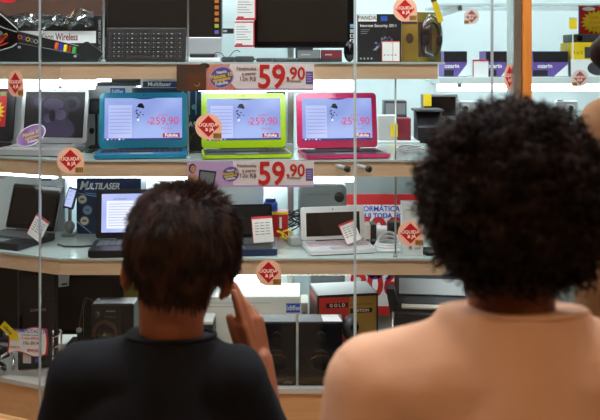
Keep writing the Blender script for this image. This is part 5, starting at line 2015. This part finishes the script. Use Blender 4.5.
class Flesh:
    """overlapping solids that are fused into one continuous surface"""

    def __init__(self):
        self.bm = bmesh.new()

    def ell(self, c, r, Rm=None, u=24, v=16):
        t = bmesh.new()
        bmesh.ops.create_uvsphere(t, u_segments=u, v_segments=v, radius=1.0)
        T = Matrix.Translation(V(c)) @ (Rm.to_4x4() if Rm is not None else Matrix.Identity(4)) @ Matrix.Diagonal((r[0], r[1], r[2], 1))
        self._take(t, T)

    def _take(self, t, T):
        t.verts.index_update()
        vs = [self.bm.verts.new(T @ v.co) for v in t.verts]
        for f in t.faces:
            self.bm.faces.new([vs[v.index] for v in f.verts])
        t.free()

    def cone(self, a, ra, b, rb, flat=1.0, ends=True, n=20, axis=None):
        """tapered limb from a to b with round ends; flat < 1 squeezes it along 'axis'"""
        a, b = V(a), V(b)
        d = (b - a)
        L = d.length
        d.normalize()
        ref = V(axis) if axis is not None else (V((0, 1, 0)) if abs(d.y) < 0.9 else V((1, 0, 0)))
        y = (ref - d * ref.dot(d)).normalized()
        x = y.cross(d)
        prof = []
        if ends:
            for k in range(5):
                t = math.radians(90 - 90 * k / 4)
                prof.append((ra * math.cos(t), -ra * math.sin(t)))
            for k in range(5):
                t = math.radians(90 * k / 4)
                prof.append((rb * math.cos(t), L + rb * math.sin(t)))
        else:
            prof = [(ra, 0), (rb, L)]
        rings = []
        for r, s in prof:
            r = max(r, 1e-4)
            rings.append([self.bm.verts.new(a + d * s + x * (r * math.cos(2 * math.pi * k / n)) + y * (r * flat * math.sin(2 * math.pi * k / n))) for k in range(n)])
        for i in range(len(rings) - 1):
            for k in range(n):
                l = (k + 1) % n
                self.bm.faces.new([rings[i][k], rings[i][l], rings[i + 1][l], rings[i + 1][k]])
        self.bm.faces.new(rings[0][::-1])
        self.bm.faces.new(rings[-1])

    def chain(self, pts, rs, **kw):
        for i in range(len(pts) - 1):
            self.cone(pts[i], rs[i], pts[i + 1], rs[i + 1], **kw)

    def fuse(self, name, m, parent, origin, voxel=0.004, smooth=4, wrinkle=None, factor=0.5):
        bmesh.ops.recalc_face_normals(self.bm, faces=self.bm.faces)
        me = bpy.data.meshes.new(name)
        for v in self.bm.verts:
            v.co -= V(origin)
        self.bm.to_mesh(me)
        self.bm.free()
        ob = bpy.data.objects.new(name, me)
        COL.objects.link(ob)
        r = ob.modifiers.new('r', 'REMESH')
        r.mode = 'VOXEL'
        r.voxel_size = voxel
        r.use_smooth_shade = True
        s = ob.modifiers.new('s', 'SMOOTH')
        s.factor = factor
        s.iterations = smooth
        dg = bpy.context.evaluated_depsgraph_get()
        nm = bpy.data.meshes.new_from_object(ob.evaluated_get(dg))
        ob.modifiers.clear()
        ob.data = nm
        nm.materials.clear()
        nm.materials.append(M[m])
        if wrinkle:
            nm.update()
            for v in nm.vertices:
                v.co += v.normal * wrinkle(v.co + V(origin))
        for p in nm.polygons:
            p.use_smooth = True
        nm.name = name
        ob.name = name
        if parent is not None:
            ob.parent = parent
        return ob


def hand(f, W, u, n, t, s, curls, spread=1.0, thumb=(0.55, 0.25)):
    """palm, four jointed fingers and a thumb; u: along the fingers, n: out of the palm, t: towards the thumb"""
    u, n, t = V(u).normalized(), V(n).normalized(), V(t).normalized()
    W = V(W)
    offs = [0.0255, 0.0085, -0.0085, -0.0245]
    lens = [0.070, 0.078, 0.072, 0.056]
    pl = [0.084, 0.088, 0.084, 0.076]
    for i in range(4):
        K = W + u * (pl[i] * s) + t * (offs[i] * s * spread)
        f.cone(W + t * (offs[i] * 0.6 * s) + u * (0.006 * s), 0.0135 * s, K, 0.0105 * s)
        d = u.copy() + t * (offs[i] * 1.2 * (spread - 0.8))
        d.normalize()
        p = K
        r0 = [0.0092, 0.0095, 0.0090, 0.0080][i] * s
        ang_ = 0.0
        for j, part in enumerate((0.45, 0.3, 0.25)):
            ang_ += curls[i][j]
            dj = (d * math.cos(ang_) + n * math.sin(ang_)).normalized()
            q = p + dj * (lens[i] * part * s)
            f.cone(p, r0 * (1 - 0.09 * j), q, r0 * (1 - 0.09 * (j + 1)), n=14)
            p = q
    f.cone(W + u * 0.02 * s + n * 0.006 * s, 0.016 * s, W + u * 0.055 * s + n * 0.006 * s, 0.018 * s)
    a = W + u * 0.018 * s + t * 0.018 * s + n * 0.008 * s
    b_ = a + (u * 0.030 + t * (0.010 + 0.020 * thumb[0]) + n * 0.008) * s
    c = b_ + (u * 0.032 + t * 0.028 * thumb[0] + n * 0.028 * thumb[1]) * s
    e = c + (u * 0.024 + t * 0.020 * thumb[0] * 0.6 + n * 0.02 * thumb[1]) * s
    f.chain([a, b_, c, e], [0.015 * s, 0.0125 * s, 0.0105 * s, 0.0085 * s], n=14)


def head(f, C, Rh, s, jaw=1.0, ear=0.0):
    """skull, face and ears around the head centre C (at ear height); faces +y before Rh"""
    def p(x, y, z):
        return V(C) + Rh @ V((x * s, y * s, z * s))
    f.ell(p(0, -0.008, 0.030), (0.072 * s, 0.090 * s, 0.078 * s), Rh)
    f.ell(p(0, 0.018, -0.030), (0.060 * s, 0.066 * s, 0.072 * s), Rh)
    f.ell(p(0, 0.045, -0.078), (0.036 * s, 0.032 * s, 0.026 * s), Rh)
    f.ell(p(0, 0.066, 0.018), (0.050 * s, 0.016 * s, 0.014 * s), Rh)
    f.cone(p(0, 0.076, 0.010), 0.008 * s, p(0, 0.092, -0.022), 0.011 * s)
    for sx in (-1, 1):
        f.ell(p(sx * 0.011, 0.084, -0.025), (0.008 * s, 0.009 * s, 0.007 * s), Rh)
        f.ell(p(sx * 0.036, 0.060, -0.022), (0.020 * s, 0.018 * s, 0.018 * s), Rh)
        # ear: rim, lobe and hollow side
        pts = []
        for k in range(11):
            a = math.radians(-100 + 290 * k / 10)
            pts.append(p(sx * (0.071 + (ear if sx > 0 else 0) + 0.013 * math.cos(a * 0.5) ** 2), 0.0 - 0.015 * math.cos(a) - 0.004, 0.004 + 0.028 * math.sin(a)))
        f.chain(pts, [0.0045 * s] * 11, n=10)
        f.ell(p(sx * (0.076 + (ear if sx > 0 else 0)), -0.004, 0.003), ((0.009 + (ear * 0.6 if sx > 0 else 0)) * s, 0.016 * s, 0.027 * s), Rh)
        f.ell(p(sx * 0.077, 0.004, -0.025), (0.005 * s, 0.007 * s, 0.009 * s), Rh)
    f.ell(p(0, 0.078, -0.047), (0.022 * s, 0.008 * s, 0.0045 * s), Rh)
    f.ell(p(0, 0.077, -0.055), (0.019 * s, 0.008 * s, 0.005 * s), Rh)


def face_parts(parent, origin, C, Rh, s):
    def p(x, y, z):
        return V(C) + Rh @ V((x * s, y * s, z * s)) - V(origin)
    for sx in (-1, 1):
        b = MB()
        c = p(sx * 0.031, 0.070, 0.0)
        b.ellipsoid(c, (0.0115 * s, 0.0115 * s, 0.0095 * s), 'eye_white', u=16, v=10)
        c = p(sx * 0.031, 0.0795, 0.0)
        b.ellipsoid(c, (0.0048 * s, 0.003 * s, 0.0048 * s), 'iris', u=12, v=8)
        b.build('eye', parent)
    b = MB()
    b.ellipsoid(p(0, 0.081, -0.0475), (0.019 * s, 0.006 * s, 0.0035 * s), 'lip')
    b.ellipsoid(p(0, 0.080, -0.054), (0.017 * s, 0.006 * s, 0.004 * s), 'lip')
    b.build('lips', parent)


def tufts(name, roots, dirs, lens, parent, m, r0=0.0006, curl=0.0, turns=0.0, npt=6, droop=0.0, extra=None, flow=None):
    """many tapered locks as one mesh"""
    vs, fs = [], []
    k = 0
    for i in range(len(roots)):
        p0, d, L = V(roots[i]), V(dirs[i]).normalized(), lens[i]
        a = d.cross(V((0.31, 0.52, 0.79)))
        a.normalize()
        c = d.cross(a)
        ph = rng.uniform(0, 6.28)
        tn = turns * rng.uniform(0.7, 1.3)
        cr = curl * rng.uniform(0.6, 1.3)
        fl = V(flow[i]) if flow is not None else V((0, 0, 0))
        prev = None
        for j in range(npt):
            u = j / (npt - 1)
            q = p0 + d * (L * u) + V((0, 0, -droop * L * u * u)) + fl * (L * u * u)
            if curl:
                w = ph + tn * 2 * math.pi * u
                q = q + (a * math.cos(w) + c * math.sin(w)) * (cr * min(1.0, u * 3))
            r = r0 * (1.0 - 0.75 * u * u)
            for e in range(3):
                w = 2 * math.pi * e / 3
                vs.append(q + (a * math.cos(w) + c * math.sin(w)) * r)
        for j in range(npt - 1):
            for e in range(3):
                g_ = (e + 1) % 3
                b0 = k + j * 3
                fs.append((b0 + e, b0 + g_, b0 + 3 + g_, b0 + 3 + e))
        k += npt * 3
    if extra is not None:
        ev, ef = extra
        base = len(vs)
        vs += ev
        fs += [tuple(base + q for q in f_) for f_ in ef]
    me = bpy.data.meshes.new(name)
    me.from_pydata([tuple(v) for v in vs], [], fs)
    me.materials.append(M[m])
    for p_ in me.polygons:
        p_.use_smooth = True
    me.update()
    ob = bpy.data.objects.new(name, me)
    COL.objects.link(ob)
    ob.parent = parent
    return ob


def shell(C, Rh, radii, power, keep, origin, bump=0.0, bs=20.0, n=70, taper=0.0):
    """closed-looking cap surface under the locks: super-ellipsoid clipped by keep(direction)"""
    vs, fs, ok = [], [], []
    for i in range(n + 1):
        th = math.pi * i / n
        for j in range(n):
            ph = 2 * math.pi * j / n
            d = V((math.sin(th) * math.cos(ph), math.sin(th) * math.sin(ph), math.cos(th)))
            r = sup(d, radii, power)
            r *= 1 + bump * mnoise.noise(d * bs * 0.15)
            q_ = d * r
            q_.x *= 1 - (taper + (0.22 if taper and d.x > 0 else 0)) * max(0.0, -d.z) ** 1.3
            vs.append(V(C) + Rh @ q_ - V(origin))
            ok.append(keep(d))
    for i in range(n):
        for j in range(n):
            l = (j + 1) % n
            q = (i * n + j, i * n + l, (i + 1) * n + l, (i + 1) * n + j)
            if all(ok[x] for x in q):
                fs.append(q)
    return vs, fs


def sup(d, radii, p):
    return (abs(d.x / radii[0]) ** p + abs(d.y / radii[1]) ** p + abs(d.z / radii[2]) ** p) ** (-1.0 / p)


def rand_dirs(n):
    a = rng.normal(size=(n, 3))
    a /= np.linalg.norm(a, axis=1)[:, None]
    return [V(x) for x in a]


def shoes(parent, origin, ankles):
    for a in ankles:
        f = Flesh()
        a = V(a)
        f.cone(a + V((0, -0.02, -0.015)), 0.036, a + V((0, 0.11, -0.03)), 0.034, flat=1.0)
        f.cone(a + V((0, -0.005, 0.01)), 0.042, a + V((0, 0.0, -0.015)), 0.04)
        sh_ = f.fuse('shoe', 'shoe', parent, origin, 0.006, 3)
        b = MB()
        o = V(origin)
        b.slab([(a.x - o.x + x, a.y - o.y + y) for x, y in rrect(-0.042, 0.042, -0.065, 0.155, 0.04)], 0.0005, 0.022, 'sole')
        b.build('sole', sh_)


# ---------------------------------------------------------------- the boy in the black T-shirt
O1 = (-0.215, 1.27, 0.0)
boy = thing('person', 'boy in a black T-shirt with short dark hair, one hand raised beside his face', 'person', O1)
Rh = Matrix.Rotation(math.radians(6.5), 3, 'Y') @ Matrix.Rotation(math.radians(6), 3, 'Z') @ Matrix.Rotation(math.radians(-8), 3, 'X')
HC = V((-0.187, 1.258, 1.124))
f = Flesh()
head(f, HC, Rh, 0.93, ear=0.006)
f.cone(HC + V((-0.004, -0.012, -0.01)), 0.049, (-0.196, 1.268, 1.02), 0.049)
f.cone((-0.197, 1.266, 1.02), 0.046, (-0.212, 1.276, 0.95), 0.055)
SL, SR = V((-0.338, 1.268, 0.968)), V((-0.098, 1.262, 0.968))
f.cone(SL, 0.036, SR, 0.036)
f.ell((-0.217, 1.27, 0.87), (0.118, 0.075, 0.13))
f.ell((-0.217, 1.272, 0.70), (0.10, 0.07, 0.15))
HL, HR = V((-0.285, 1.275, 0.60)), V((-0.15, 1.275, 0.60))
f.cone(HL, 0.07, HR, 0.07)
f.chain([HL, V((-0.29, 1.285, 0.335)), V((-0.292, 1.27, 0.065))], [0.068, 0.045, 0.03])
f.chain([HR, V((-0.145, 1.285, 0.335)), V((-0.143, 1.27, 0.065))], [0.068, 0.045, 0.03])
f.cone((-0.292, 1.262, 0.04), 0.028, (-0.294, 1.37, 0.03), 0.024)
f.cone((-0.143, 1.262, 0.04), 0.028, (-0.141, 1.37, 0.03), 0.024)
EL, WL = V((-0.372, 1.262, 0.765)), V((-0.365, 1.325, 0.60))
f.chain([SL, EL, WL], [0.037, 0.031, 0.022])
hand(f, WL, (0.0, 0.25, -0.97), (1, 0.1, 0.0), (0.1, 0.97, 0.25), 0.78, [(0.25, 0.35, 0.3)] * 4, 0.95)
ER, WR = V((-0.040, 1.365, 0.775)), V((-0.068, 1.41, 0.942))
f.chain([SR, ER, V((-0.058, 1.385, 0.85)), WR], [0.038, 0.032, 0.031, 0.022])
th_ = math.radians(50)
u_ = V((-0.23, 0.02, 0.97)).normalized()
n_ = V((-math.sin(th_), math.cos(th_), 0))
n_ = (n_ - u_ * n_.dot(u_)).normalized()
t_ = u_.cross(n_)
if t_.y > 0:
    t_ = -t_
hand(f, WR, u_, n_, t_, 0.82, [(0.02, 0.05, 0.05), (0.10, 0.12, 0.1), (0.35, 0.3, 0.25), (0.55, 0.4, 0.35)], 0.98, thumb=(0.12, 0.1))
f.fuse('body', 'skin', boy, O1, 0.0028, 4)
face_parts(boy, O1, HC, Rh, 0.93)


def fold(amps):
    def w(c):
        v = 0.0
        for (fx, fy, fz, a, o) in amps:
            v += a * mnoise.noise(V((c.x * fx + o, c.y * fy, c.z * fz)))
        return v
    return w


f = Flesh()
f.cone((-0.206, 1.238, 0.87), 0.088, (-0.195, 1.264, 1.036), 0.070, ends=False, flat=0.9)
f.cone((-0.215, 1.266, 0.965), 0.075, SL, 0.049)
f.cone((-0.205, 1.266, 0.965), 0.075, SR, 0.049)
f.cone((-0.20, 1.262, 1.0), 0.045, SL + V((0.02, 0, -0.004)), 0.044)
f.cone((-0.195, 1.262, 1.0), 0.045, SR + V((-0.02, 0, -0.004)), 0.044)
f.ell((-0.217, 1.268, 0.875), (0.143, 0.096, 0.14))
f.cone((-0.217, 1.27, 0.86), 0.138, (-0.217, 1.272, 0.575), 0.132, ends=False, flat=0.68, n=32)
f.cone(SL, 0.05, SL + (EL - SL) * 0.72, 0.05, ends=False)
f.ell(SL, (0.05, 0.05, 0.05))
f.cone(SR, 0.05, SR + (ER - SR) * 0.70, 0.05, ends=False)
f.ell(SR, (0.05, 0.05, 0.05))
shirt = f.fuse('t_shirt', 'tee_black', boy, O1, 0.005, 8, fold([(14, 14, 6, 0.006, 0), (30, 30, 18, 0.0025, 5)]))
shirt['label'] = 'plain black T-shirt'
b = MB()
n = 40
b.tube([(-0.195 - O1[0] + 0.066 * math.cos(2 * math.pi * k / n), 1.264 - O1[1] + 0.0590 * math.sin(2 * math.pi * k / n), 1.033 - 0.0086 * math.sin(2 * math.pi * k / n)) for k in range(n + 1)], 0.0035, 'tee_black', seg=10)
b.build('collar', shirt)
f = Flesh()
f.cone((-0.217, 1.273, 0.63), 0.125, (-0.217, 1.274, 0.55), 0.128, flat=0.68, n=32)
f.chain([HL, V((-0.29, 1.285, 0.30))], [0.083, 0.068], ends=False)
f.chain([HR, V((-0.145, 1.285, 0.30))], [0.083, 0.068], ends=False)
f.fuse('shorts', 'denim', boy, O1, 0.006, 6, fold([(20, 20, 10, 0.005, 2)]))
shoes(boy, O1, [(-0.293, 1.27, 0.075), (-0.142, 1.27, 0.075)])

# his short hair
HCc = HC + Rh @ V((0.006, -0.006, 0.035))
rad = (0.0825, 0.094, 0.099)
pw = 2.7


def boy_keep(d):
    if d.y > 0.45 and d.z < 0.45:
        return False
    if d.z < -0.93:
        return False
    if abs(d.x) > 0.55 and d.z < -0.10 - max(0, (-d.y - (0.5 if d.x > 0 else 0.3))) * 1.3 and d.y > -0.75:
        return False
    if d.z < -0.56 + 0.1 * d.y:
        return False
    return True


ev, ef = shell(HCc, Rh, rad, pw, boy_keep, O1, bump=0.02, bs=30, taper=0.42)
roots, dirs, lens, flows = [], [], [], []
for d in rand_dirs(11500):
    if not boy_keep(d):
        continue
    r = sup(d, rad, pw) * 0.985
    nrm = V((d.x / rad[0] ** 2, d.y / rad[1] ** 2, d.z / rad[2] ** 2)).normalized()
    # locks lie down the back and sides, stand up in loose tufts on the crown
    down = V((0.12 * math.sin(d.x * 9 + d.z * 4), -0.2, -1.0))
    fl = (down - nrm * down.dot(nrm))
    top = max(0.0, d.z)
    whirl = V((-d.y - 0.35, d.x + 0.1, 0.15)) * (top * 0.9)
    nz = V((mnoise.noise(d * 5.0), mnoise.noise(d * 5.0 + V((7, 3, 1))), mnoise.noise(d * 5.0 + V((2, 9, 4))))) * 0.9
    lift = 0.16 + 0.16 * top ** 2
    dd = nrm * lift + fl * (0.75 - 0.35 * top) + whirl + nz * 0.4 + V(rng.normal(size=3)) * 0.08
    q_ = d * r
    q_.x *= 1 - (0.64 if d.x > 0 else 0.42) * max(0.0, -d.z) ** 1.3
    roots.append(HCc + Rh @ q_ - V(O1))
    dirs.append(Rh @ dd)
    edge = 0.6 if d.z < -0.5 else 1.0
    lens.append(rng.uniform(0.012, 0.021) * edge * (1 + 0.15 * top))
    flows.append(V((0, 0, -0.35 + 0.3 * top)))
hair = tufts('hair', roots, dirs, lens, boy, 'hair_brown', r0=0.0008, npt=5, extra=(ev, ef), flow=flows)
hair['label'] = 'short dark brown hair'

# ---------------------------------------------------------------- curly-haired person in the peach T-shirt
O2 = (0.232, 0.92, 0.0)
cur = thing('person', 'person with big dark curly hair in a peach T-shirt, seen from behind', 'person', O2)
Rk = Matrix.Rotation(math.radians(2), 3, 'Y') @ Matrix.Rotation(math.radians(-6), 3, 'X')
KC = V((0.232, 0.925, 1.285))
f = Flesh()
head(f, KC, Rk, 0.96)
f.cone(KC + V((0, -0.006, -0.02)), 0.048, (0.235, 0.928, 1.155), 0.048)
f.cone((0.235, 0.928, 1.165), 0.048, (0.235, 0.928, 1.09), 0.055)
SL, SR = V((0.088, 0.92, 1.088)), V((0.380, 0.92, 1.088))
f.cone((0.20, 0.922, 1.145), 0.030, SL + V((0.03, 0, 0.01)), 0.035)
f.cone((0.27, 0.922, 1.145), 0.030, SR + V((-0.03, 0, 0.01)), 0.035)
f.cone(SL, 0.043, SR, 0.043)
f.ell((0.234, 0.925, 0.98), (0.14, 0.088, 0.15))
f.ell((0.234, 0.928, 0.80), (0.12, 0.085, 0.17))
HL, HR = V((0.160, 0.93, 0.70)), V((0.308, 0.93, 0.70))
f.cone(HL, 0.08, HR, 0.08)
f.chain([HL, V((0.155, 0.94, 0.385)), V((0.152, 0.925, 0.07))], [0.078, 0.052, 0.034])
f.chain([HR, V((0.313, 0.94, 0.385)), V((0.316, 0.925, 0.07))], [0.078, 0.052, 0.034])
f.cone((0.152, 0.915, 0.042), 0.03, (0.150, 1.03, 0.03), 0.026)
f.cone((0.316, 0.915, 0.042), 0.03, (0.318, 1.03, 0.03), 0.026)
EL, WL = V((0.062, 0.91, 0.85)), V((0.075, 0.985, 0.655))
ER, WR = V((0.406, 0.91, 0.85)), V((0.393, 0.985, 0.655))
f.chain([SL, EL, WL], [0.044, 0.036, 0.026])
f.chain([SR, ER, WR], [0.044, 0.036, 0.026])
hand(f, WL, (0.05, 0.25, -0.97), (1, 0.1, 0.0), (0.1, 0.97, 0.25), 0.85, [(0.25, 0.35, 0.3)] * 4, 0.95)
hand(f, WR, (-0.05, 0.25, -0.97), (-1, 0.1, 0.0), (-0.1, 0.97, 0.25), 0.85, [(0.25, 0.35, 0.3)] * 4, 0.95)
f.fuse('body', 'skin_dark', cur, O2, 0.0032, 4)
face_parts(cur, O2, KC, Rk, 0.96)
f = Flesh()
f.cone((0.234, 0.894, 1.0), 0.116, (0.235, 0.922, 1.177), 0.084, ends=False, flat=0.80)
f.cone((0.22, 0.918, 1.095), 0.085, SL, 0.056)
f.cone((0.248, 0.918, 1.095), 0.085, SR, 0.056)
f.cone((0.175, 0.915, 1.130), 0.042, SL + V((0.012, 0, 0.008)), 0.053)
f.cone((0.293, 0.915, 1.130), 0.042, SR + V((-0.012, 0, 0.008)), 0.053)
f.ell((0.234, 0.922, 0.985), (0.172, 0.112, 0.16))
f.cone((0.234, 0.925, 0.98), 0.166, (0.234, 0.928, 0.64), 0.165, ends=False, flat=0.68, n=36)
f.cone(SL, 0.057, SL + (EL - SL) * 0.78, 0.060, ends=False)
f.ell(SL, (0.057, 0.057, 0.057))
f.cone(SR, 0.057, SR + (ER - SR) * 0.78, 0.060, ends=False)
f.ell(SR, (0.057, 0.057, 0.057))
shirt = f.fuse('t_shirt', 'tee_peach', cur, O2, 0.005, 9, fold([(12, 12, 5, 0.007, 1), (28, 28, 15, 0.003, 7)]))
shirt['label'] = 'peach T-shirt with a wide round collar'
b = MB()
n = 44
b.tube([(0.235 - O2[0] + 0.080 * math.cos(2 * math.pi * k / n), 0.922 - O2[1] + 0.0635 * math.sin(2 * math.pi * k / n), 1.1735 - 0.0095 * math.sin(2 * math.pi * k / n)) for k in range(n + 1)], 0.0032, 'tee_peach', seg=10)
b.build('collar', shirt)
f = Flesh()
f.cone((0.234, 0.93, 0.72), 0.145, (0.234, 0.93, 0.64), 0.15, flat=0.7, n=32)
f.chain([HL, V((0.155, 0.94, 0.385)), V((0.152, 0.928, 0.085))], [0.09, 0.068, 0.055], ends=False)
f.ell((0.155, 0.94, 0.385), (0.068, 0.068, 0.068))
f.chain([HR, V((0.313, 0.94, 0.385)), V((0.316, 0.928, 0.085))], [0.09, 0.068, 0.055], ends=False)
f.ell((0.313, 0.94, 0.385), (0.068, 0.068, 0.068))
f.fuse('trousers', 'denim', cur, O2, 0.006, 6, fold([(20, 20, 10, 0.005, 2)]))
shoes(cur, O2, [(0.152, 0.925, 0.075), (0.316, 0.925, 0.075)])

# big curly hair
CC = V((0.2315, 0.915, 1.300))
rad2 = (0.101, 0.102, 0.107)
RI = Matrix.Identity(3)


def curl_keep(d):
    if d.y > 0.42 and d.z < 0.45:
        return False
    if d.z < -0.90:
        return False
    if d.y > 0.0 and d.z < -0.45:
        return False
    return True


ev, ef = shell(CC, RI, tuple(r * 0.90 for r in rad2), 2.15, curl_keep, O2, bump=0.16, bs=28)
roots, dirs, lens = [], [], []
for d in rand_dirs(8200):
    if not curl_keep(d):
        continue
    lump = 1 + 0.18 * mnoise.noise(d * 3.6) + 0.06 * mnoise.noise(d * 8.0)
    if d.x > 0.5 and -0.75 < d.z < 0.05:
        lump += 0.05
    r = sup(d, rad2, 2.15) * lump * rng.uniform(0.78, 0.97)
    roots.append(CC + d * r - V(O2))
    dirs.append(d + V(rng.normal(size=3)) * 0.75 + V((0, 0, -0.25)))
    lens.append(rng.uniform(0.009, 0.019))
hair = tufts('hair', roots, dirs, lens, cur, 'hair_black', r0=0.0017, curl=0.0045, turns=1.3, npt=9, extra=(ev, ef))
hair['label'] = 'big dark curly hair'

# ---------------------------------------------------------------- adult at the picture's edge
O3 = (0.735, 1.55, 0.0)
adl = thing('person', 'adult in a tan top with dark hair, mostly hidden behind the curly-haired person', 'person', O3)
AC = V((0.712, 1.545, 1.585))
RA = Matrix.Rotation(math.radians(-4), 3, 'Y')
f = Flesh()
head(f, AC, RA, 1.0)
f.cone(AC + V((0.005, -0.012, -0.02)), 0.055, (0.73, 1.54, 1.42), 0.055)
SL, SR = V((0.578, 1.55, 1.325)), V((0.895, 1.55, 1.325))
f.cone((0.735, 1.545, 1.40), 0.055, SL + V((0.03, 0, 0.02)), 0.04)
f.cone((0.735, 1.545, 1.40), 0.055, SR + V((-0.03, 0, 0.02)), 0.04)
f.cone(SL, 0.045, SR, 0.045)
f.ell((0.737, 1.555, 1.20), (0.15, 0.09, 0.18))
f.ell((0.737, 1.557, 1.0), (0.135, 0.09, 0.18))
HL, HR = V((0.65, 1.56, 0.86)), V((0.825, 1.56, 0.86))
f.cone(HL, 0.095, HR, 0.095)
f.chain([HL, V((0.645, 1.575, 0.47)), V((0.643, 1.555, 0.08))], [0.088, 0.058, 0.038])
f.chain([HR, V((0.83, 1.575, 0.47)), V((0.832, 1.555, 0.08))], [0.088, 0.058, 0.038])
f.cone((0.643, 1.545, 0.045), 0.033, (0.641, 1.68, 0.032), 0.028)
f.cone((0.832, 1.545, 0.045), 0.033, (0.834, 1.68, 0.032), 0.028)
EL, WL = V((0.567, 1.54, 1.05)), V((0.575, 1.61, 0.82))
ER, WR = V((0.91, 1.54, 1.05)), V((0.90, 1.61, 0.82))
f.chain([SL, EL, WL], [0.048, 0.04, 0.029])
f.chain([SR, ER, WR], [0.048, 0.04, 0.029])
hand(f, WL, (0.05, 0.25, -0.97), (1, 0.1, 0.0), (0.1, 0.97, 0.25), 1.0, [(0.25, 0.35, 0.3)] * 4, 0.95)
hand(f, WR, (-0.05, 0.25, -0.97), (-1, 0.1, 0.0), (-0.1, 0.97, 0.25), 1.0, [(0.25, 0.35, 0.3)] * 4, 0.95)
f.fuse('body', 'skin_dark', adl, O3, 0.0045, 4)
face_parts(adl, O3, AC, RA, 1.0)
f = Flesh()
f.cone((0.735, 1.545, 1.36), 0.11, (0.733, 1.543, 1.425), 0.07, ends=False, flat=0.85)
f.cone((0.73, 1.548, 1.33), 0.09, SL, 0.06)
f.cone((0.74, 1.548, 1.33), 0.09, SR, 0.06)
f.ell((0.737, 1.555, 1.20), (0.18, 0.115, 0.18))
f.cone((0.737, 1.555, 1.31), 0.12, (0.737, 1.555, 1.12), 0.168, ends=False, flat=0.66, n=36)
f.cone((0.737, 1.555, 1.13), 0.168, (0.737, 1.557, 0.82), 0.175, ends=False, flat=0.66, n=36)
f.chain([SL, EL, EL + (WL - EL) * 0.5], [0.06, 0.056, 0.05], ends=False)
f.ell(SL, (0.06, 0.06, 0.06))
f.ell(EL, (0.056, 0.056, 0.056))
f.chain([SR, ER, ER + (WR - ER) * 0.5], [0.06, 0.056, 0.05], ends=False)
f.ell(SR, (0.06, 0.06, 0.06))
f.ell(ER, (0.056, 0.056, 0.056))
f.fuse('long_sleeved_top', 'top_tan', adl, O3, 0.006, 8, fold([(12, 12, 5, 0.006, 3)]))
f = Flesh()
f.cone((0.737, 1.558, 0.9), 0.16, (0.737, 1.56, 0.82), 0.165, flat=0.7, n=32)
for Hh, kx, ax in [(HL, 0.645, 0.643), (HR, 0.83, 0.832)]:
    f.chain([Hh, V((kx, 1.575, 0.47)), V((ax, 1.558, 0.09))], [0.1, 0.075, 0.06], ends=False)
    f.ell((kx, 1.575, 0.47), (0.075, 0.075, 0.075))
f.fuse('trousers', 'khaki', adl, O3, 0.007, 6)
shoes(adl, O3, [(0.643, 1.555, 0.08), (0.832, 1.555, 0.08)])
f = Flesh()
f.ell(AC + V((0, -0.015, 0.035)), (0.09, 0.105, 0.095))
f.ell(AC + V((-0.01, -0.045, -0.06)), (0.105, 0.062, 0.12))
f.ell(AC + V((-0.05, -0.04, -0.12)), (0.138, 0.058, 0.065))
f.ell(AC + V((0.075, -0.02, -0.1)), (0.05, 0.05, 0.09))
f.fuse('hair', 'hair_black', adl, O3, 0.006, 5, fold([(60, 60, 10, 0.006, 3)]))

# ================================================================ CAMERA AND AMBIENT LIGHT
cam = bpy.data.cameras.new('camera')
cam.lens = 50
cam.sensor_width = 36
cam.shift_y = -150 / 600
cam.clip_start = 0.05
cam.dof.use_dof = True
cam.dof.focus_distance = 2.55
cam.dof.aperture_fstop = 6.3
co = bpy.data.objects.new('camera', cam)
COL.objects.link(co)
co.location = (0, 0, EYE)
co.rotation_euler = (math.radians(90), 0, 0)
SC.camera = co
wd = bpy.data.worlds.new('world')
SC.world = wd
wd.use_nodes = True
wd.node_tree.nodes['Background'].inputs['Color'].default_value = (0.9, 0.75, 0.6, 1)
wd.node_tree.nodes['Background'].inputs['Strength'].default_value = 0.1
SC.view_settings.view_transform = 'Standard'
SC.view_settings.look = 'None'
SC.view_settings.exposure = 0.22
SC.view_settings.gamma = 1.0
